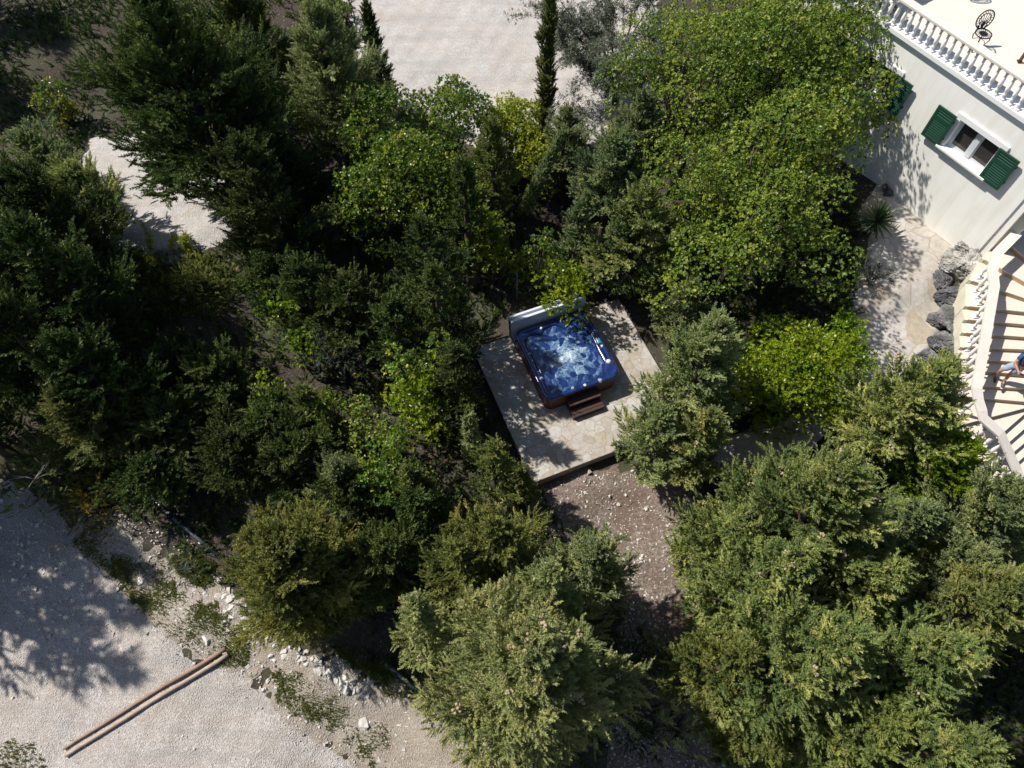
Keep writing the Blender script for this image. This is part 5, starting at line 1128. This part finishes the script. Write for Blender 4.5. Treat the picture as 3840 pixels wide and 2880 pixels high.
# ---------------------------------------------------------------- iron chairs and table on the terrace
def iron_chair(loc, rz, label):
    e = empty('iron_chair', loc, label, 'chair', 'ornate black iron terrace chairs'); e.rotation_euler = (0, 0, rz)
    def add(mb, nm): o = obj(nm, mb.mesh(nm, M_black)); o.parent = e; return o
    def bp(u, v): return np.array([u, .19 + .10 * (v - .45) / .5, v])          # slightly reclined back plane
    m = MB(); R1 = lambda t, s: bp(.245 * s * math.cos(t), .70 + .245 * s * math.sin(t))
    m.tube([R1(t, 1) for t in np.linspace(R_(-62), R_(242), 40)], .016, 6)
    for s_, r_ in ((.68, .008), (.60, .007)): m.tube([R1(t, s_) for t in np.linspace(R_(-55), R_(235), 34)], r_, 5)
    n = 15
    for i in range(n):
        t = R_(-50 + 280 * i / (n - 1)); t2 = R_(-50 + 280 * (i + .5) / (n - 1)); m.tube([R1(t, .68), R1(t, .82), R1(t2, .98)], .007, 4); m.tube([R1(t, .82), R1(R_(-50 + 280 * (i - .5) / (n - 1)), .98)], .007, 4)
        m.tube([R1(t, .60), R1(t, .68)], .007, 4)
    for a_ in (-32, -16, 0, 16, 32): m.tube([bp(0, .47), bp(.12 * math.sin(R_(a_)), .58), bp(.26 * math.sin(R_(a_)) , .62 + .22 * math.cos(R_(a_)))], [.02, .012, .008], 5)
    for sg in (-1, 1):
        m.tube([bp(sg * (.06 + .055 * math.cos(t)), .565 + .10 * math.sin(t)) for t in np.linspace(0, 6.283, 18)], .010, 5, False)
        m.tube([R1(R_(90 - sg * 152), 1), bp(sg * .09, .50), bp(sg * .12, .43)], [.016, .018, .02], 6)
        m.tube([R1(R_(90 - sg * 152), 1) + np.array([sg * (.0 + .035 * math.cos(t) * (1 - t / 9)), 0, .03 + .035 * math.sin(t)]) for t in np.linspace(0, 5, 12)], .014, 5)
    m.tube([bp(-.12, .44), bp(0, .47), bp(.12, .44)], .022, 6); add(m, 'backrest')
    m = MB(); m.tube([(.22 * math.cos(t), .22 * math.sin(t), .43) for t in np.linspace(0, 6.283, 28)], .016, 6, False); m.tube([(.11 * math.cos(t), .11 * math.sin(t), .43) for t in np.linspace(0, 6.283, 20)], .010, 6, False)
    for i in range(18): a_ = i * math.pi / 9; m.tube([(.11 * math.cos(a_), .11 * math.sin(a_), .43), (.22 * math.cos(a_ + .12), .22 * math.sin(a_ + .12), .43)], .008, 4)
    m.lathe((0, 0, .425), [(.1, 0), (.1, .01)], 16); add(m, 'seat')
    for a_ in (45, 135, 225, 315):
        c_, s_ = math.cos(R_(a_)), math.sin(R_(a_)); m = MB(); m.tube([(.2 * c_, .2 * s_, .43), (.23 * c_, .23 * s_, .32), (.17 * c_, .17 * s_, .16), (.25 * c_, .25 * s_, .015)], [.018, .016, .012, .016], 6); m.lathe((.25 * c_, .25 * s_, 0), [(.022, .001), (.022, .015), (.01, .03)], 8); add(m, 'leg')
    m = MB(); m.tube([(.17 * math.cos(t), .17 * math.sin(t), .18) for t in np.linspace(0, 6.283, 20)], .008, 5, False); add(m, 'leg_ring')
    return e
cb0 = P(3678, 108, ZT + .44)
iron_chair((cb0[0] + .02, cb0[1] - .20, ZT), R_(8), 'ornate black iron chair with a round lattice back facing the balustrade')
q = P(3588, -30, ZT); iron_chair((q[0], q[1], ZT), R_(200), 'black iron chair at the top edge of which only the legs show')
q = P(3822, 232, ZT); pst = empty('wooden_post', q, 'dark red brown wooden post with a small foot on the roof terrace', 'post')
m = MB(); m.box(q - (.035, .035, -.04), (.07, 0, 0), (0, .07, 0), (0, 0, 2.2)); m.build('shaft', M_brownpost, pst, .006)
m = MB(); m.box(q - (.06, .06, -.001), (.12, 0, 0), (0, .12, 0), (0, 0, .038)); m.build('foot', M_brownpost, pst, .006)
